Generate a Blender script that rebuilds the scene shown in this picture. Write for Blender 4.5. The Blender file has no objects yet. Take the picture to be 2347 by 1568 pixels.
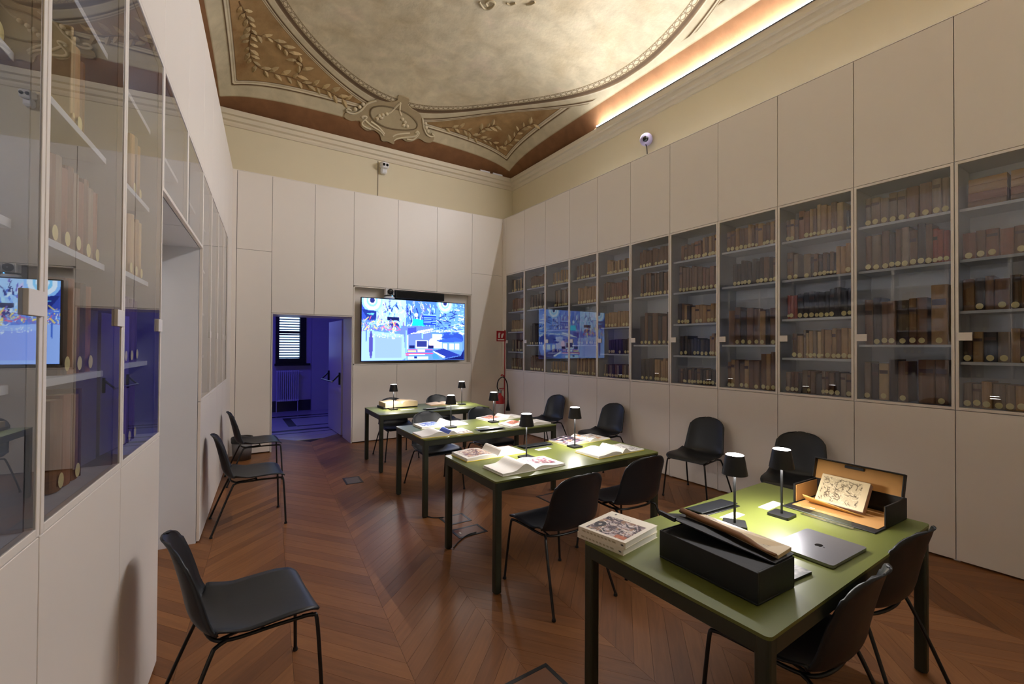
import bpy, math, random
import numpy as np
from mathutils import Matrix, Vector
random.seed(7)
rng = np.random.default_rng(7)
S = bpy.context.scene
COL = S.collection
PI = math.pi

# ------------------------------------------------------------------ camera
F, YAW, PITCH, ROLL, CH = 1017.7682, -0.5723, 0.0105, 0.0056, 1.6
def cam_axes():
    cy, sy = math.cos(YAW), math.sin(YAW)
    f = Vector((-sy*math.cos(PITCH), cy*math.cos(PITCH), math.sin(PITCH)))
    r = Vector((cy, sy, 0)); u = r.cross(f)
    cr, sr = math.cos(ROLL), math.sin(ROLL)
    return cr*r+sr*u, -sr*r+cr*u, f
_r, _u, _f = cam_axes()
cd = bpy.data.cameras.new('camera'); cam = bpy.data.objects.new('camera', cd); COL.objects.link(cam)
cd.sensor_fit = 'HORIZONTAL'; cd.sensor_width = 36.0; cd.lens = F/2347*36.0
cd.clip_start = 0.01
cam.matrix_world = Matrix(((_r.x, _u.x, -_f.x, 0), (_r.y, _u.y, -_f.y, 0), (_r.z, _u.z, -_f.z, CH), (0, 0, 0, 1)))
S.camera = cam
def proj(p):
    d = Vector(p)-Vector((0, 0, CH)); z = d.dot(_f)
    if z < .05: return None
    return 1173.5+F*d.dot(_r)/z, 784-F*d.dot(_u)/z, z

# ------------------------------------------------------------------ world, exposure
W = bpy.data.worlds.new('world'); S.world = W; W.use_nodes = True
W.node_tree.nodes['Background'].inputs[0].default_value = (.02, .025, .05, 1)
W.node_tree.nodes['Background'].inputs[1].default_value = .3
S.view_settings.view_transform = 'Standard'; S.view_settings.look = 'None'
S.view_settings.gamma = 1.0; S.view_settings.use_curve_mapping = False
S.view_settings.exposure = 0.36
S.cycles.max_bounces = 6; S.cycles.diffuse_bounces = 4; S.cycles.glossy_bounces = 3; S.cycles.transmission_bounces = 2; S.cycles.transparent_max_bounces = 10
S.cycles.caustics_reflective = False; S.cycles.caustics_refractive = False; S.cycles.adaptive_threshold = .03; S.cycles.use_light_tree = False
LED_STRENGTH = 84.0      # cornice strip, glow of the diffuser
LED_W = 122.0             # the same strip, light thrown into the room
LED_COLOR = (.97, .965, 1.02)
TV_STRENGTH = 1.65
LAMP_W = 3.8             # table lamps, watts each
BLUE_W = 22.0            # blue lamp of the next room

# ------------------------------------------------------------------ helpers
def lin(c):
    return tuple((v/255/12.92 if v/255 <= .04045 else ((v/255+.055)/1.055)**2.4) for v in c[:3])
def L4(c): return (*lin(c), 1.0)
_m = {}
def nodes_of(m):
    m.use_nodes = True; nt = m.node_tree
    return nt, nt.nodes, nt.links, nt.nodes['Principled BSDF']
def mat(name, col, rough=.5, metal=0.0, var=.08, scale=8.0, bump=0.0, coords='Object', spec=.5, stretch=None, objrand=0.0, coat=0):
    if name in _m: return _m[name]
    m = bpy.data.materials.new(name); nt, N, K, P = nodes_of(m)
    tc = N.new('ShaderNodeTexCoord'); nz = N.new('ShaderNodeTexNoise')
    nz.inputs['Scale'].default_value = scale; nz.inputs['Detail'].default_value = 4
    src = tc.outputs[coords]
    if stretch:
        mp = N.new('ShaderNodeMapping'); mp.inputs['Scale'].default_value = stretch; K.new(src, mp.inputs[0]); src = mp.outputs[0]
    K.new(src, nz.inputs['Vector'])
    mr = N.new('ShaderNodeMapRange'); mr.inputs[3].default_value = 1-var; mr.inputs[4].default_value = 1+var
    K.new(nz.outputs[0], mr.inputs[0])
    val = mr.outputs[0]
    if objrand:
        oi = N.new('ShaderNodeObjectInfo'); m2 = N.new('ShaderNodeMapRange'); m2.inputs[3].default_value = 1-objrand; m2.inputs[4].default_value = 1+objrand
        K.new(oi.outputs['Random'], m2.inputs[0]); mm = N.new('ShaderNodeMath'); mm.operation = 'MULTIPLY'
        K.new(val, mm.inputs[0]); K.new(m2.outputs[0], mm.inputs[1]); val = mm.outputs[0]
    hs = N.new('ShaderNodeHueSaturation'); hs.inputs['Color'].default_value = L4(col)
    K.new(val, hs.inputs['Value']); K.new(hs.outputs[0], P.inputs['Base Color'])
    P.inputs['Roughness'].default_value = rough; P.inputs['Metallic'].default_value = metal
    P.inputs['Specular IOR Level'].default_value = spec; P.inputs['Coat Weight'].default_value = coat
    if bump:
        bp = N.new('ShaderNodeBump'); bp.inputs['Strength'].default_value = bump; bp.inputs['Distance'].default_value = .01
        K.new(nz.outputs[0], bp.inputs['Height']); K.new(bp.outputs[0], P.inputs['Normal'])
    _m[name] = m; return m
def emit(name, col, strength):
    if name in _m: return _m[name]
    m = bpy.data.materials.new(name); m.use_nodes = True; nt = m.node_tree; N = nt.nodes; K = nt.links
    N.remove(N['Principled BSDF']); e = N.new('ShaderNodeEmission'); e.inputs[0].default_value = (*col, 1); e.inputs[1].default_value = strength
    K.new(e.outputs[0], N['Material Output'].inputs[0]); _m[name] = m; return m
def glass(name, tint=(.93, .95, .95), ior=1.5):
    if name in _m: return _m[name]
    m = bpy.data.materials.new(name); m.use_nodes = True; nt = m.node_tree; N = nt.nodes; K = nt.links
    N.remove(N['Principled BSDF'])
    t = N.new('ShaderNodeBsdfTransparent'); t.inputs[0].default_value = (*tint, 1)
    g = N.new('ShaderNodeBsdfGlossy'); g.inputs['Roughness'].default_value = .0; g.inputs[0].default_value = (.95, .95, .95, 1)
    fr = N.new('ShaderNodeFresnel'); fr.inputs[0].default_value = ior
    a2 = N.new('ShaderNodeMath'); a2.operation = 'MULTIPLY'; a2.inputs[1].default_value = 2.0; K.new(fr.outputs[0], a2.inputs[0])
    a1 = N.new('ShaderNodeMath'); a1.operation = 'ADD'; a1.inputs[1].default_value = 1.0; K.new(fr.outputs[0], a1.inputs[0])
    dv = N.new('ShaderNodeMath'); dv.operation = 'DIVIDE'; K.new(a2.outputs[0], dv.inputs[0]); K.new(a1.outputs[0], dv.inputs[1])   # both faces of the pane
    mx = N.new('ShaderNodeMixShader'); K.new(dv.outputs[0], mx.inputs[0]); K.new(t.outputs[0], mx.inputs[1]); K.new(g.outputs[0], mx.inputs[2])
    K.new(mx.outputs[0], N['Material Output'].inputs[0]); _m[name] = m; return m

class MB:
    """collects boxes, prisms, lathes and tubes; build() links them as ONE mesh object"""
    def __init__(s): s.v = []; s.f = []; s.m = []; s.sm = []
    def add(s, vs, fs, mi=0, smooth=False):
        o = len(s.v); s.v += [tuple(p) for p in vs]
        for f in fs: s.f.append(tuple(i+o for i in f)); s.m.append(mi); s.sm.append(smooth)
        return s
    def box(s, x0, x1, y0, y1, z0, z1, mi=0, M=None):
        vs = [(x0,y0,z0),(x1,y0,z0),(x1,y1,z0),(x0,y1,z0),(x0,y0,z1),(x1,y0,z1),(x1,y1,z1),(x0,y1,z1)]
        if M is not None: vs = [M @ Vector(p) for p in vs]
        return s.add(vs, [(0,3,2,1),(4,5,6,7),(0,1,5,4),(1,2,6,5),(2,3,7,6),(3,0,4,7)], mi)
    def bbox(s, x0, x1, y0, y1, z0, z1, b=.002, mi=0, M=None):
        """box with chamfered edges"""
        X, Y, Z = (x0, x1), (y0, y1), (z0, z1); vs = []; idx = {}
        for i in (0,1):
            for j in (0,1):
                for k in (0,1):
                    for ax in (0,1,2):
                        p = [X[i], Y[j], Z[k]]
                        for a, q in enumerate((i, j, k)):
                            if a != ax: p[a] += b if q == 0 else -b
                        idx[i,j,k,ax] = len(vs); vs.append(tuple(p))
        if M is not None: vs = [M @ Vector(p) for p in vs]
        fs = []
        for ax in (0,1,2):
            for q in (0,1):
                a, c = [t for t in (0,1,2) if t != ax]
                loop = []
                for (m_, n_) in ((0,0),(1,0),(1,1),(0,1)):
                    t = [0,0,0]; t[ax] = q; t[a] = m_; t[c] = n_; loop.append(idx[t[0],t[1],t[2],ax])
                flip = (q == 0) != (ax == 1)
                fs.append(tuple(reversed(loop)) if flip else tuple(loop))
        for ax in (0,1,2):       # edges
            a, c = [t for t in (0,1,2) if t != ax]
            for m_ in (0,1):
                for n_ in (0,1):
                    t0 = [0,0,0]; t1 = [0,0,0]; t1[ax] = 1
                    for t in (t0, t1): t[a] = m_; t[c] = n_
                    fs.append((idx[(*t0, a)], idx[(*t1, a)], idx[(*t1, c)], idx[(*t0, c)]))
        for i in (0,1):
            for j in (0,1):
                for k in (0,1): fs.append((idx[i,j,k,0], idx[i,j,k,1], idx[i,j,k,2]))
        return s.add(vs, fs, mi)
    def prism(s, pts, z0, z1, mi=0, M=None, smooth=False):
        n = len(pts); vs = [(x,y,z0) for x,y in pts]+[(x,y,z1) for x,y in pts]
        if M is not None: vs = [M @ Vector(p) for p in vs]
        s.add(vs, [tuple(range(n-1,-1,-1)), tuple(range(n,2*n))], mi)
        return s.add(vs, [(i,(i+1)%n,n+(i+1)%n,n+i) for i in range(n)], mi, smooth)
    def lathe(s, prof, n=20, mi=0, M=None, smooth=True, closed=False):
        vs = []; fs = []
        for r, z in prof:
            for i in range(n): a = 2*PI*i/n; vs.append((r*math.cos(a), r*math.sin(a), z))
        for j in range(len(prof)-1):
            for i in range(n): fs.append((j*n+i, j*n+(i+1)%n, (j+1)*n+(i+1)%n, (j+1)*n+i))
        if M is not None: vs = [M @ Vector(p) for p in vs]
        s.add(vs, fs, mi, smooth)
        if closed:
            k = (len(prof)-1)*n
            s.add(vs[:n], [tuple(range(n-1,-1,-1))], mi); s.add(vs[k:k+n], [tuple(range(n))], mi)
        return s
    def tube(s, pts, r, n=8, mi=0, smooth=True, cap=True):
        P = [Vector(p) for p in pts]; rings = []
        rr = r if isinstance(r, (list, tuple)) else [r]*len(P)
        t0 = (P[1]-P[0]).normalized(); ref = Vector((0,0,1)) if abs(t0.z) < .9 else Vector((1,0,0))
        a = t0.cross(ref).normalized()
        for i, p in enumerate(P):
            t = ((P[min(i+1,len(P)-1)]-P[max(i-1,0)])).normalized()
            a = (a-t*a.dot(t)).normalized(); b = t.cross(a)
            rings.append([p+a*rr[i]*math.cos(2*PI*k/n)+b*rr[i]*math.sin(2*PI*k/n) for k in range(n)])
        vs = [q for ring in rings for q in ring]
        s.add(vs, [(j*n+i, j*n+(i+1)%n, (j+1)*n+(i+1)%n, (j+1)*n+i) for j in range(len(P)-1) for i in range(n)], mi, smooth)
        if cap:
            s.add(rings[0], [tuple(range(n-1,-1,-1))], mi); s.add(rings[-1], [tuple(range(n))], mi)
        return s
    def mesh(s, name, mats):
        me = bpy.data.meshes.new(name); me.from_pydata(s.v, [], s.f)
        for m in (mats if isinstance(mats, (list, tuple)) else [mats]): me.materials.append(m)
        me.polygons.foreach_set('material_index', s.m); me.polygons.foreach_set('use_smooth', s.sm); me.update(); return me
    def build(s, name, mats, parent=None, loc=None, rot=None):
        return link(name, s.mesh(name, mats), parent, loc, rot)
def link(name, data, parent=None, loc=None, rot=None):
    o = bpy.data.objects.new(name, data); COL.objects.link(o)
    if parent is not None: o.parent = parent
    if loc is not None: o.location = loc
    if rot is not None: o.rotation_euler = rot if isinstance(rot, (tuple, list)) else (0, 0, rot)
    return o
def tag(o, label, cat, group=None, kind=None):
    o['label'] = label; o['category'] = cat
    if group: o['group'] = group
    if kind: o['kind'] = kind
    return o
def thing(name, label, cat, loc=(0,0,0), rz=0.0, group=None):
    e = bpy.data.objects.new(name, None); COL.objects.link(e); e.location = loc; e.rotation_euler = (0, 0, rz)
    e.empty_display_size = .1
    return tag(e, label, cat, group)
def struct(o, label, cat): return tag(o, label, cat, None, 'structure')
def copy_tree(o, parent=None):
    c = o.copy(); COL.objects.link(c)
    if parent is not None: c.parent = parent
    for ch in [q for q in bpy.data.objects if q.parent == o]: copy_tree(ch, c)
    return c
def rrect(w, d, r, n=4):
    pts = []
    for cx, cy, a0 in ((w/2-r, d/2-r, 0), (-w/2+r, d/2-r, 90), (-w/2+r, -d/2+r, 180), (w/2-r, -d/2+r, 270)):
        for i in range(n+1): a = math.radians(a0+90*i/n); pts.append((cx+r*math.cos(a), cy+r*math.sin(a)))
    return pts
def catmull(pts, n=5):
    P = [Vector(p) for p in pts]; out = []
    for i in range(len(P)-1):
        p0, p1, p2, p3 = P[max(i-1,0)], P[i], P[i+1], P[min(i+2,len(P)-1)]
        for k in range(n):
            t = k/n; out.append(.5*((2*p1)+(-p0+p2)*t+(2*p0-5*p1+4*p2-p3)*t*t+(-p0+3*p1-3*p2+p3)*t**3))
    return out+[P[-1]]
ORD = ['zeroth','first','second','third','fourth','fifth','sixth','seventh','eighth','ninth','tenth','eleventh','twelfth','thirteenth','fourteenth','fifteenth','sixteenth','seventeenth']

# pictures: a numpy raster turned into a coloured grid mesh (flat print and screens)
def pic_mesh(name, arr, fn, material, parent=None):
    H, Wd = arr.shape[:2]
    vs = [fn(i/(Wd-1), 1-j/(H-1)) for j in range(H) for i in range(Wd)]
    fs = [(j*Wd+i, (j+1)*Wd+i, (j+1)*Wd+i+1, j*Wd+i+1) for j in range(H-1) for i in range(Wd-1)]
    me = bpy.data.meshes.new(name); me.from_pydata(vs, [], fs)
    a = me.color_attributes.new('col', 'FLOAT_COLOR', 'POINT')
    c = np.clip(arr.reshape(-1, 3)/255.0, 0, 1); c = np.where(c <= .04045, c/12.92, ((c+.055)/1.055)**2.4)
    a.data.foreach_set('color', np.concatenate([c, np.ones((len(c), 1))], 1).astype(np.float32).ravel())
    me.materials.append(material); me.update()
    return link(name, me, parent)
def print_mat():
    if 'print' in _m: return _m['print']
    m = bpy.data.materials.new('printed paper'); nt, N, K, P = nodes_of(m)
    a = N.new('ShaderNodeAttribute'); a.attribute_name = 'col'; K.new(a.outputs['Color'], P.inputs['Base Color']); P.inputs['Roughness'].default_value = .4
    _m['print'] = m; return m
def screen_mat():
    m = bpy.data.materials.new('lit screen'); m.use_nodes = True; N = m.node_tree.nodes; K = m.node_tree.links
    a = N.new('ShaderNodeAttribute'); a.attribute_name = 'col'; e = N.new('ShaderNodeEmission'); e.inputs[1].default_value = TV_STRENGTH
    N.remove(N['Principled BSDF']); K.new(a.outputs['Color'], e.inputs[0]); K.new(e.outputs[0], N['Material Output'].inputs[0]); return m
class Ras:
    def __init__(s, w, h, bg): s.w, s.h = w, h; s.a = np.ones((h, w, 3))*np.array(bg, float); s.Y, s.X = np.mgrid[0:h, 0:w]; s.X = s.X/(w-1); s.Y = s.Y/(h-1)
    def put(s, m, c, al=1.0): s.a[m] = s.a[m]*(1-al)+np.array(c, float)*al
    def rect(s, x0, y0, x1, y1, c, al=1.0): s.put((s.X >= x0)&(s.X <= x1)&(s.Y >= y0)&(s.Y <= y1), c, al)
    def ell(s, x, y, rx, ry, c, al=1.0): s.put(((s.X-x)/rx)**2+((s.Y-y)/ry)**2 <= 1, c, al)
    def line(s, x0, y0, x1, y1, t, c, al=1.0):
        asp = s.w/s.h; dx, dy = (x1-x0)*asp, y1-y0; q = np.clip((((s.X-x0)*asp)*dx+(s.Y-y0)*dy)/(dx*dx+dy*dy+1e-9), 0, 1)
        s.put(np.hypot((s.X-x0)*asp-q*dx, s.Y-y0-q*dy) <= t, c, al)
    def poly(s, pts, c, al=1.0):
        m = np.zeros(s.X.shape, bool); n = len(pts)
        for i in range(n):
            (xa, ya), (xb, yb) = pts[i], pts[(i+1)%n]
            k = ((ya > s.Y) != (yb > s.Y))&(s.X < (xb-xa)*(s.Y-ya)/((yb-ya) or 1e-9)+xa); m ^= k
        s.put(m, c, al)
def art(seed, pal, w=72, h=54, n=60, bg=None):
    r = np.random.default_rng(seed); R = Ras(w, h, bg if bg is not None else pal[0])
    for i in range(n*3):
        c = pal[r.integers(len(pal))]; k = r.integers(3); x, y = r.random(2); a, b = r.uniform(.015, .11, 2)
        if k == 0: R.ell(x, y, a, b, c, .8)
        elif k == 1: R.line(x, y, x+r.normal()*.16, y+r.normal()*.13, r.uniform(.006, .022), c, .9)
        else: R.rect(x, y, x+a, y+b, c, .8)
    return R.a

# ------------------------------------------------------------------ materials
M_PANEL = mat('white laminate', (238, 231, 223), .42, var=.012, scale=3)
M_INNER = mat('white cabinet interior', (228, 232, 240), .5, var=.015, scale=3)
M_PLASTER = mat('cream wall plaster', (224, 213, 184), .8, var=.03, scale=2.5, bump=.05)
M_CORN = mat('cream cornice paint', (222, 211, 188), .6, var=.03, scale=4)
M_BLACK = mat('matt black plastic', (22, 25, 30), .42, var=.06, scale=30, bump=.04)
M_TUBE = mat('black powder coated steel', (17, 17, 18), .4, var=.05)
M_TABLE = mat('olive green table top', (98, 104, 46), .38, var=.03, scale=40, bump=.01)
M_FRAME = mat('dark olive lacquered steel', (44, 48, 36), .45, var=.04, scale=20)
M_WHITE = mat('white plastic', (232, 232, 236), .4, var=.02)
M_PAGE = mat('white paper pages', (238, 233, 226), .6, var=.03, scale=30)
M_OLDPAGE = mat('aged paper', (214, 190, 150), .7, var=.1, scale=25)
M_BOXB = mat('worn black archive board', (13, 13, 14), .5, var=.5, scale=14, bump=.1)
M_TANBOARD = mat('tan cardboard lining', (196, 146, 84), .75, var=.05, scale=12)
M_ALU = mat('brushed grey aluminium', (150, 150, 156), .32, metal=.85, var=.03, scale=60)
M_DARK = mat('dark gap shadow board', (60, 52, 44), .8, var=.05)
M_GLASS = glass('clear cabinet glass', (.985, .99, .99))
M_RED = mat('red enamel', (170, 18, 26), .3, var=.04)
M_METAL = mat('grey steel', (140, 140, 145), .35, metal=.9, var=.03)

# ------------------------------------------------------------------ geometry constants
XR, YB, YF = 5.0, 7.77, -0.55            # plaster walls behind the cabinets
XC, YC = 4.6422, 7.5536                  # cabinet fronts: right wall, back wall
TH = 0.071                               # the left wall runs slightly askew
LDIR = Vector((math.sin(TH), math.cos(TH), 0)); LNRM = Vector((-math.cos(TH), math.sin(TH), 0)); L0 = Vector((-.28, 2.8, 0))
def LW(s, d=0.0, z=0.0): return L0+LDIR*s+LNRM*d+Vector((0, 0, z))
ZB, ZG, ZT = 1.141, 3.020, 4.150         # base door top, glass door top, cabinet top
ZS, HV, KV, LD = 5.0, .8, .457, .405

# ------------------------------------------------------------------ floor: chevron parquet
def wood_mat():
    m = bpy.data.materials.new('oiled chevron oak'); nt, N, K, P = nodes_of(m)
    uv = N.new('ShaderNodeUVMap'); oi = N.new('ShaderNodeObjectInfo'); ge = N.new('ShaderNodeNewGeometry')
    ad = N.new('ShaderNodeMath'); ad.operation = 'ADD'; K.new(oi.outputs['Random'], ad.inputs[0]); K.new(ge.outputs['Random Per Island'], ad.inputs[1])
    fr = N.new('ShaderNodeMath'); fr.operation = 'FRACT'; K.new(ad.outputs[0], fr.inputs[0])
    cx = N.new('ShaderNodeCombineXYZ'); ml = N.new('ShaderNodeMath'); ml.operation = 'MULTIPLY'; ml.inputs[1].default_value = 37.0
    K.new(fr.outputs[0], ml.inputs[0]); K.new(ml.outputs[0], cx.inputs[0]); K.new(ml.outputs[0], cx.inputs[2])
    va = N.new('ShaderNodeVectorMath'); va.operation = 'ADD'; K.new(uv.outputs[0], va.inputs[0]); K.new(cx.outputs[0], va.inputs[1])
    mp = N.new('ShaderNodeMapping'); mp.inputs['Scale'].default_value = (2.2, 26, 1); K.new(va.outputs[0], mp.inputs[0])
    nz = N.new('ShaderNodeTexNoise'); nz.inputs['Scale'].default_value = 2.0; nz.inputs['Detail'].default_value = 6; nz.inputs['Distortion'].default_value = .4; K.new(mp.outputs[0], nz.inputs['Vector'])
    rp = N.new('ShaderNodeValToRGB'); e = rp.color_ramp.elements
    e[0].position = .0; e[0].color = L4((116, 73, 40)); e[1].position = 1; e[1].color = L4((143, 94, 53))
    K.new(fr.outputs[0], rp.inputs[0])
    mr = N.new('ShaderNodeMapRange'); mr.inputs[1].default_value = .3; mr.inputs[2].default_value = .7; mr.inputs[3].default_value = .84; mr.inputs[4].default_value = 1.07; K.new(nz.outputs[0], mr.inputs[0])
    hs = N.new('ShaderNodeHueSaturation'); K.new(rp.outputs[0], hs.inputs['Color']); K.new(mr.outputs[0], hs.inputs['Value']); K.new(hs.outputs[0], P.inputs['Base Color'])
    P.inputs['Roughness'].default_value = .42; P.inputs['Specular IOR Level'].default_value = .35
    bp = N.new('ShaderNodeBump'); bp.inputs['Strength'].default_value = .12; bp.inputs['Distance'].default_value = .004; K.new(nz.outputs[0], bp.inputs['Height']); K.new(bp.outputs[0], P.inputs['Normal'])
    return m
M_WOOD = wood_mat()
CW, CA, PW = .505, math.radians(47.5), .092
RISE = CW*math.tan(CA); PIT = PW/math.cos(CA)
def plank_geo(dirn):
    g = .0006; gp = g/math.cos(CA)
    a = [(g, gp), (CW-g, dirn*RISE+gp), (CW-g, dirn*RISE+PIT-gp), (g, PIT-gp)]
    if dirn < 0: a = [(g, gp), (CW-g, -RISE+gp), (CW-g, -RISE+PIT-gp), (g, PIT-gp)]
    return a
def plank_uv(t, s, dirn):
    c, sn = math.cos(CA), dirn*math.sin(CA); return (t*c+s*sn, -t*sn+s*c)
def add_uv(me, fn):
    uvl = me.uv_layers.new(name='UVMap')
    for lp in me.loops: uvl.data[lp.index].uv = fn(me.vertices[lp.vertex_index].co)
def l2w(t, s): p = L0+LDIR*s-LNRM*t; return p.x, p.y
plank_me = {}
for dn in (1, -1):
    b = MB(); b.prism(plank_geo(dn), -.012, 0.0); me = b.mesh('plank', M_WOOD); add_uv(me, lambda c, dn=dn: plank_uv(c.x, c.y, dn)); plank_me[dn] = me
sub = MB(); sub.box(-1.6, 5.6, -1.2, 8.28, -.06, -.0115)
floor = sub.build('floor', mat('dark floor joint', (38, 24, 16), .8)); struct(floor, 'brown oiled oak chevron parquet floor of the reading room', 'floor')
plist = []
for n in range(-2, 12):
    t0 = .0955+CW*n; dn = 1 if n % 2 == 0 else -1      # spines measured from the photo
    for k in range(-34, 46):
        s0 = k*PIT-(0 if dn > 0 else -RISE)
        x, y = l2w(t0+CW/2, s0+dn*RISE/2+PIT/2)
        if not (-1.2 < x < 5.35 and -.9 < y < 8.25): continue
        q = proj((x, y, 0)); size = 0
        if q and -150 < q[0] < 2500 and 950 < q[1] < 1750 and x < 4.75 and (x > -.28+(y-2.8)*.071-.25): size = 1/(q[2]**2)*(1 if q[1] < 1620 else .4)
        plist.append((size, t0, s0, dn))
plist.sort(key=lambda r: -r[0])
MWF = Matrix.Translation(L0) @ Matrix.Rotation(-TH, 4, 'Z')
stuff = MB(); suv = []
for i, (sz, t0, s0, dn) in enumerate(plist):
    if i < 300:
        o = link('plank', plank_me[dn], floor); o.matrix_local = MWF @ Matrix.Translation((t0, s0, 0))
    else:
        stuff.prism([(t0+x, s0+y) for x, y in plank_geo(dn)], -.012, 0.0); suv += [dn]*16
me = stuff.mesh('parquet_planks', M_WOOD)
uvl = me.uv_layers.new(name='UVMap')
for lp in me.loops:
    c = me.vertices[lp.vertex_index].co; uvl.data[lp.index].uv = plank_uv(c.x, c.y, suv[lp.vertex_index])
o = link('parquet_planks', me, floor); o.matrix_local = MWF; o['kind'] = 'stuff'

# ------------------------------------------------------------------ plaster walls
b = MB(); b.box(XR, XR+.2, YF-.2, YB+.4, 0, 5.3); struct(b.build('wall_right', M_PLASTER), 'cream plaster wall behind the right bookcases', 'wall')
b = MB(); b.box(-1.3, .567, YB, YB+.4, 0, 5.3); b.box(1.756, XR+.2, YB, YB+.4, 0, 5.3); b.box(.567, 1.756, YB, YB+.4, 2.085, 5.3)
wb = b.build('wall_back', M_PLASTER); struct(wb, 'cream plaster wall above the television panels', 'wall')
b = MB(); b.box(-1.4, XR+.2, YF-.2, YF, 0, 5.3); struct(b.build('wall_front', M_PLASTER), 'cream plaster wall behind the viewer', 'wall')
b = MB(); b.box(0, 10.2, LD+.005, LD+.2, 0, 5.3)
wl = b.build('wall_left', M_PLASTER); wl.location = LW(-4.6); wl.rotation_euler = (0, 0, PI/2-TH); struct(wl, 'cream plaster wall behind the left bookcases', 'wall')
# cornices: a moulded profile run along each wall (projection, height)
CPROF = [(0, 4.84), (.02, 4.845), (.035, 4.875), (.04, 4.90), (.075, 4.915), (.085, 4.945), (.09, 4.965), (.125, 4.975), (.13, 5.0), (.135, 5.04), (.13, 5.047), (0, 5.047)]
def cornice(name, p0, p1, nrm, label):
    p0, p1, n = Vector(p0), Vector(p1), Vector(nrm); b = MB(); k = len(CPROF)
    vs = [p+n*d+Vector((0, 0, z)) for p in (p0, p1) for d, z in CPROF]
    b.add(vs, [(i, i+1, k+i+1, k+i) for i in range(k-1)])
    b.add(vs[:k], [tuple(range(k))]); b.add(vs[k:], [tuple(range(k-1, -1, -1))])
    return struct(b.build(name, M_CORN), label, 'cornice')
cornice('trim_1', (XR, YF, 0), (XR, YB, 0), (-1, 0, 0), 'stepped cream cornice carrying the light strip along the right wall')
cornice('trim_2', (-1.1, YB, 0), (XR, YB, 0), (0, -1, 0), 'stepped cream cornice across the back wall above the camera')
cornice('trim_10', (-1.1, YF, 0), (XR, YF, 0), (0, 1, 0), 'stepped cream cornice on the wall behind the viewer')
cornice('trim_3', LW(-3.8, LD), LW(5.3, LD), -LNRM, 'stepped cream cornice above the left bookcases')

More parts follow.
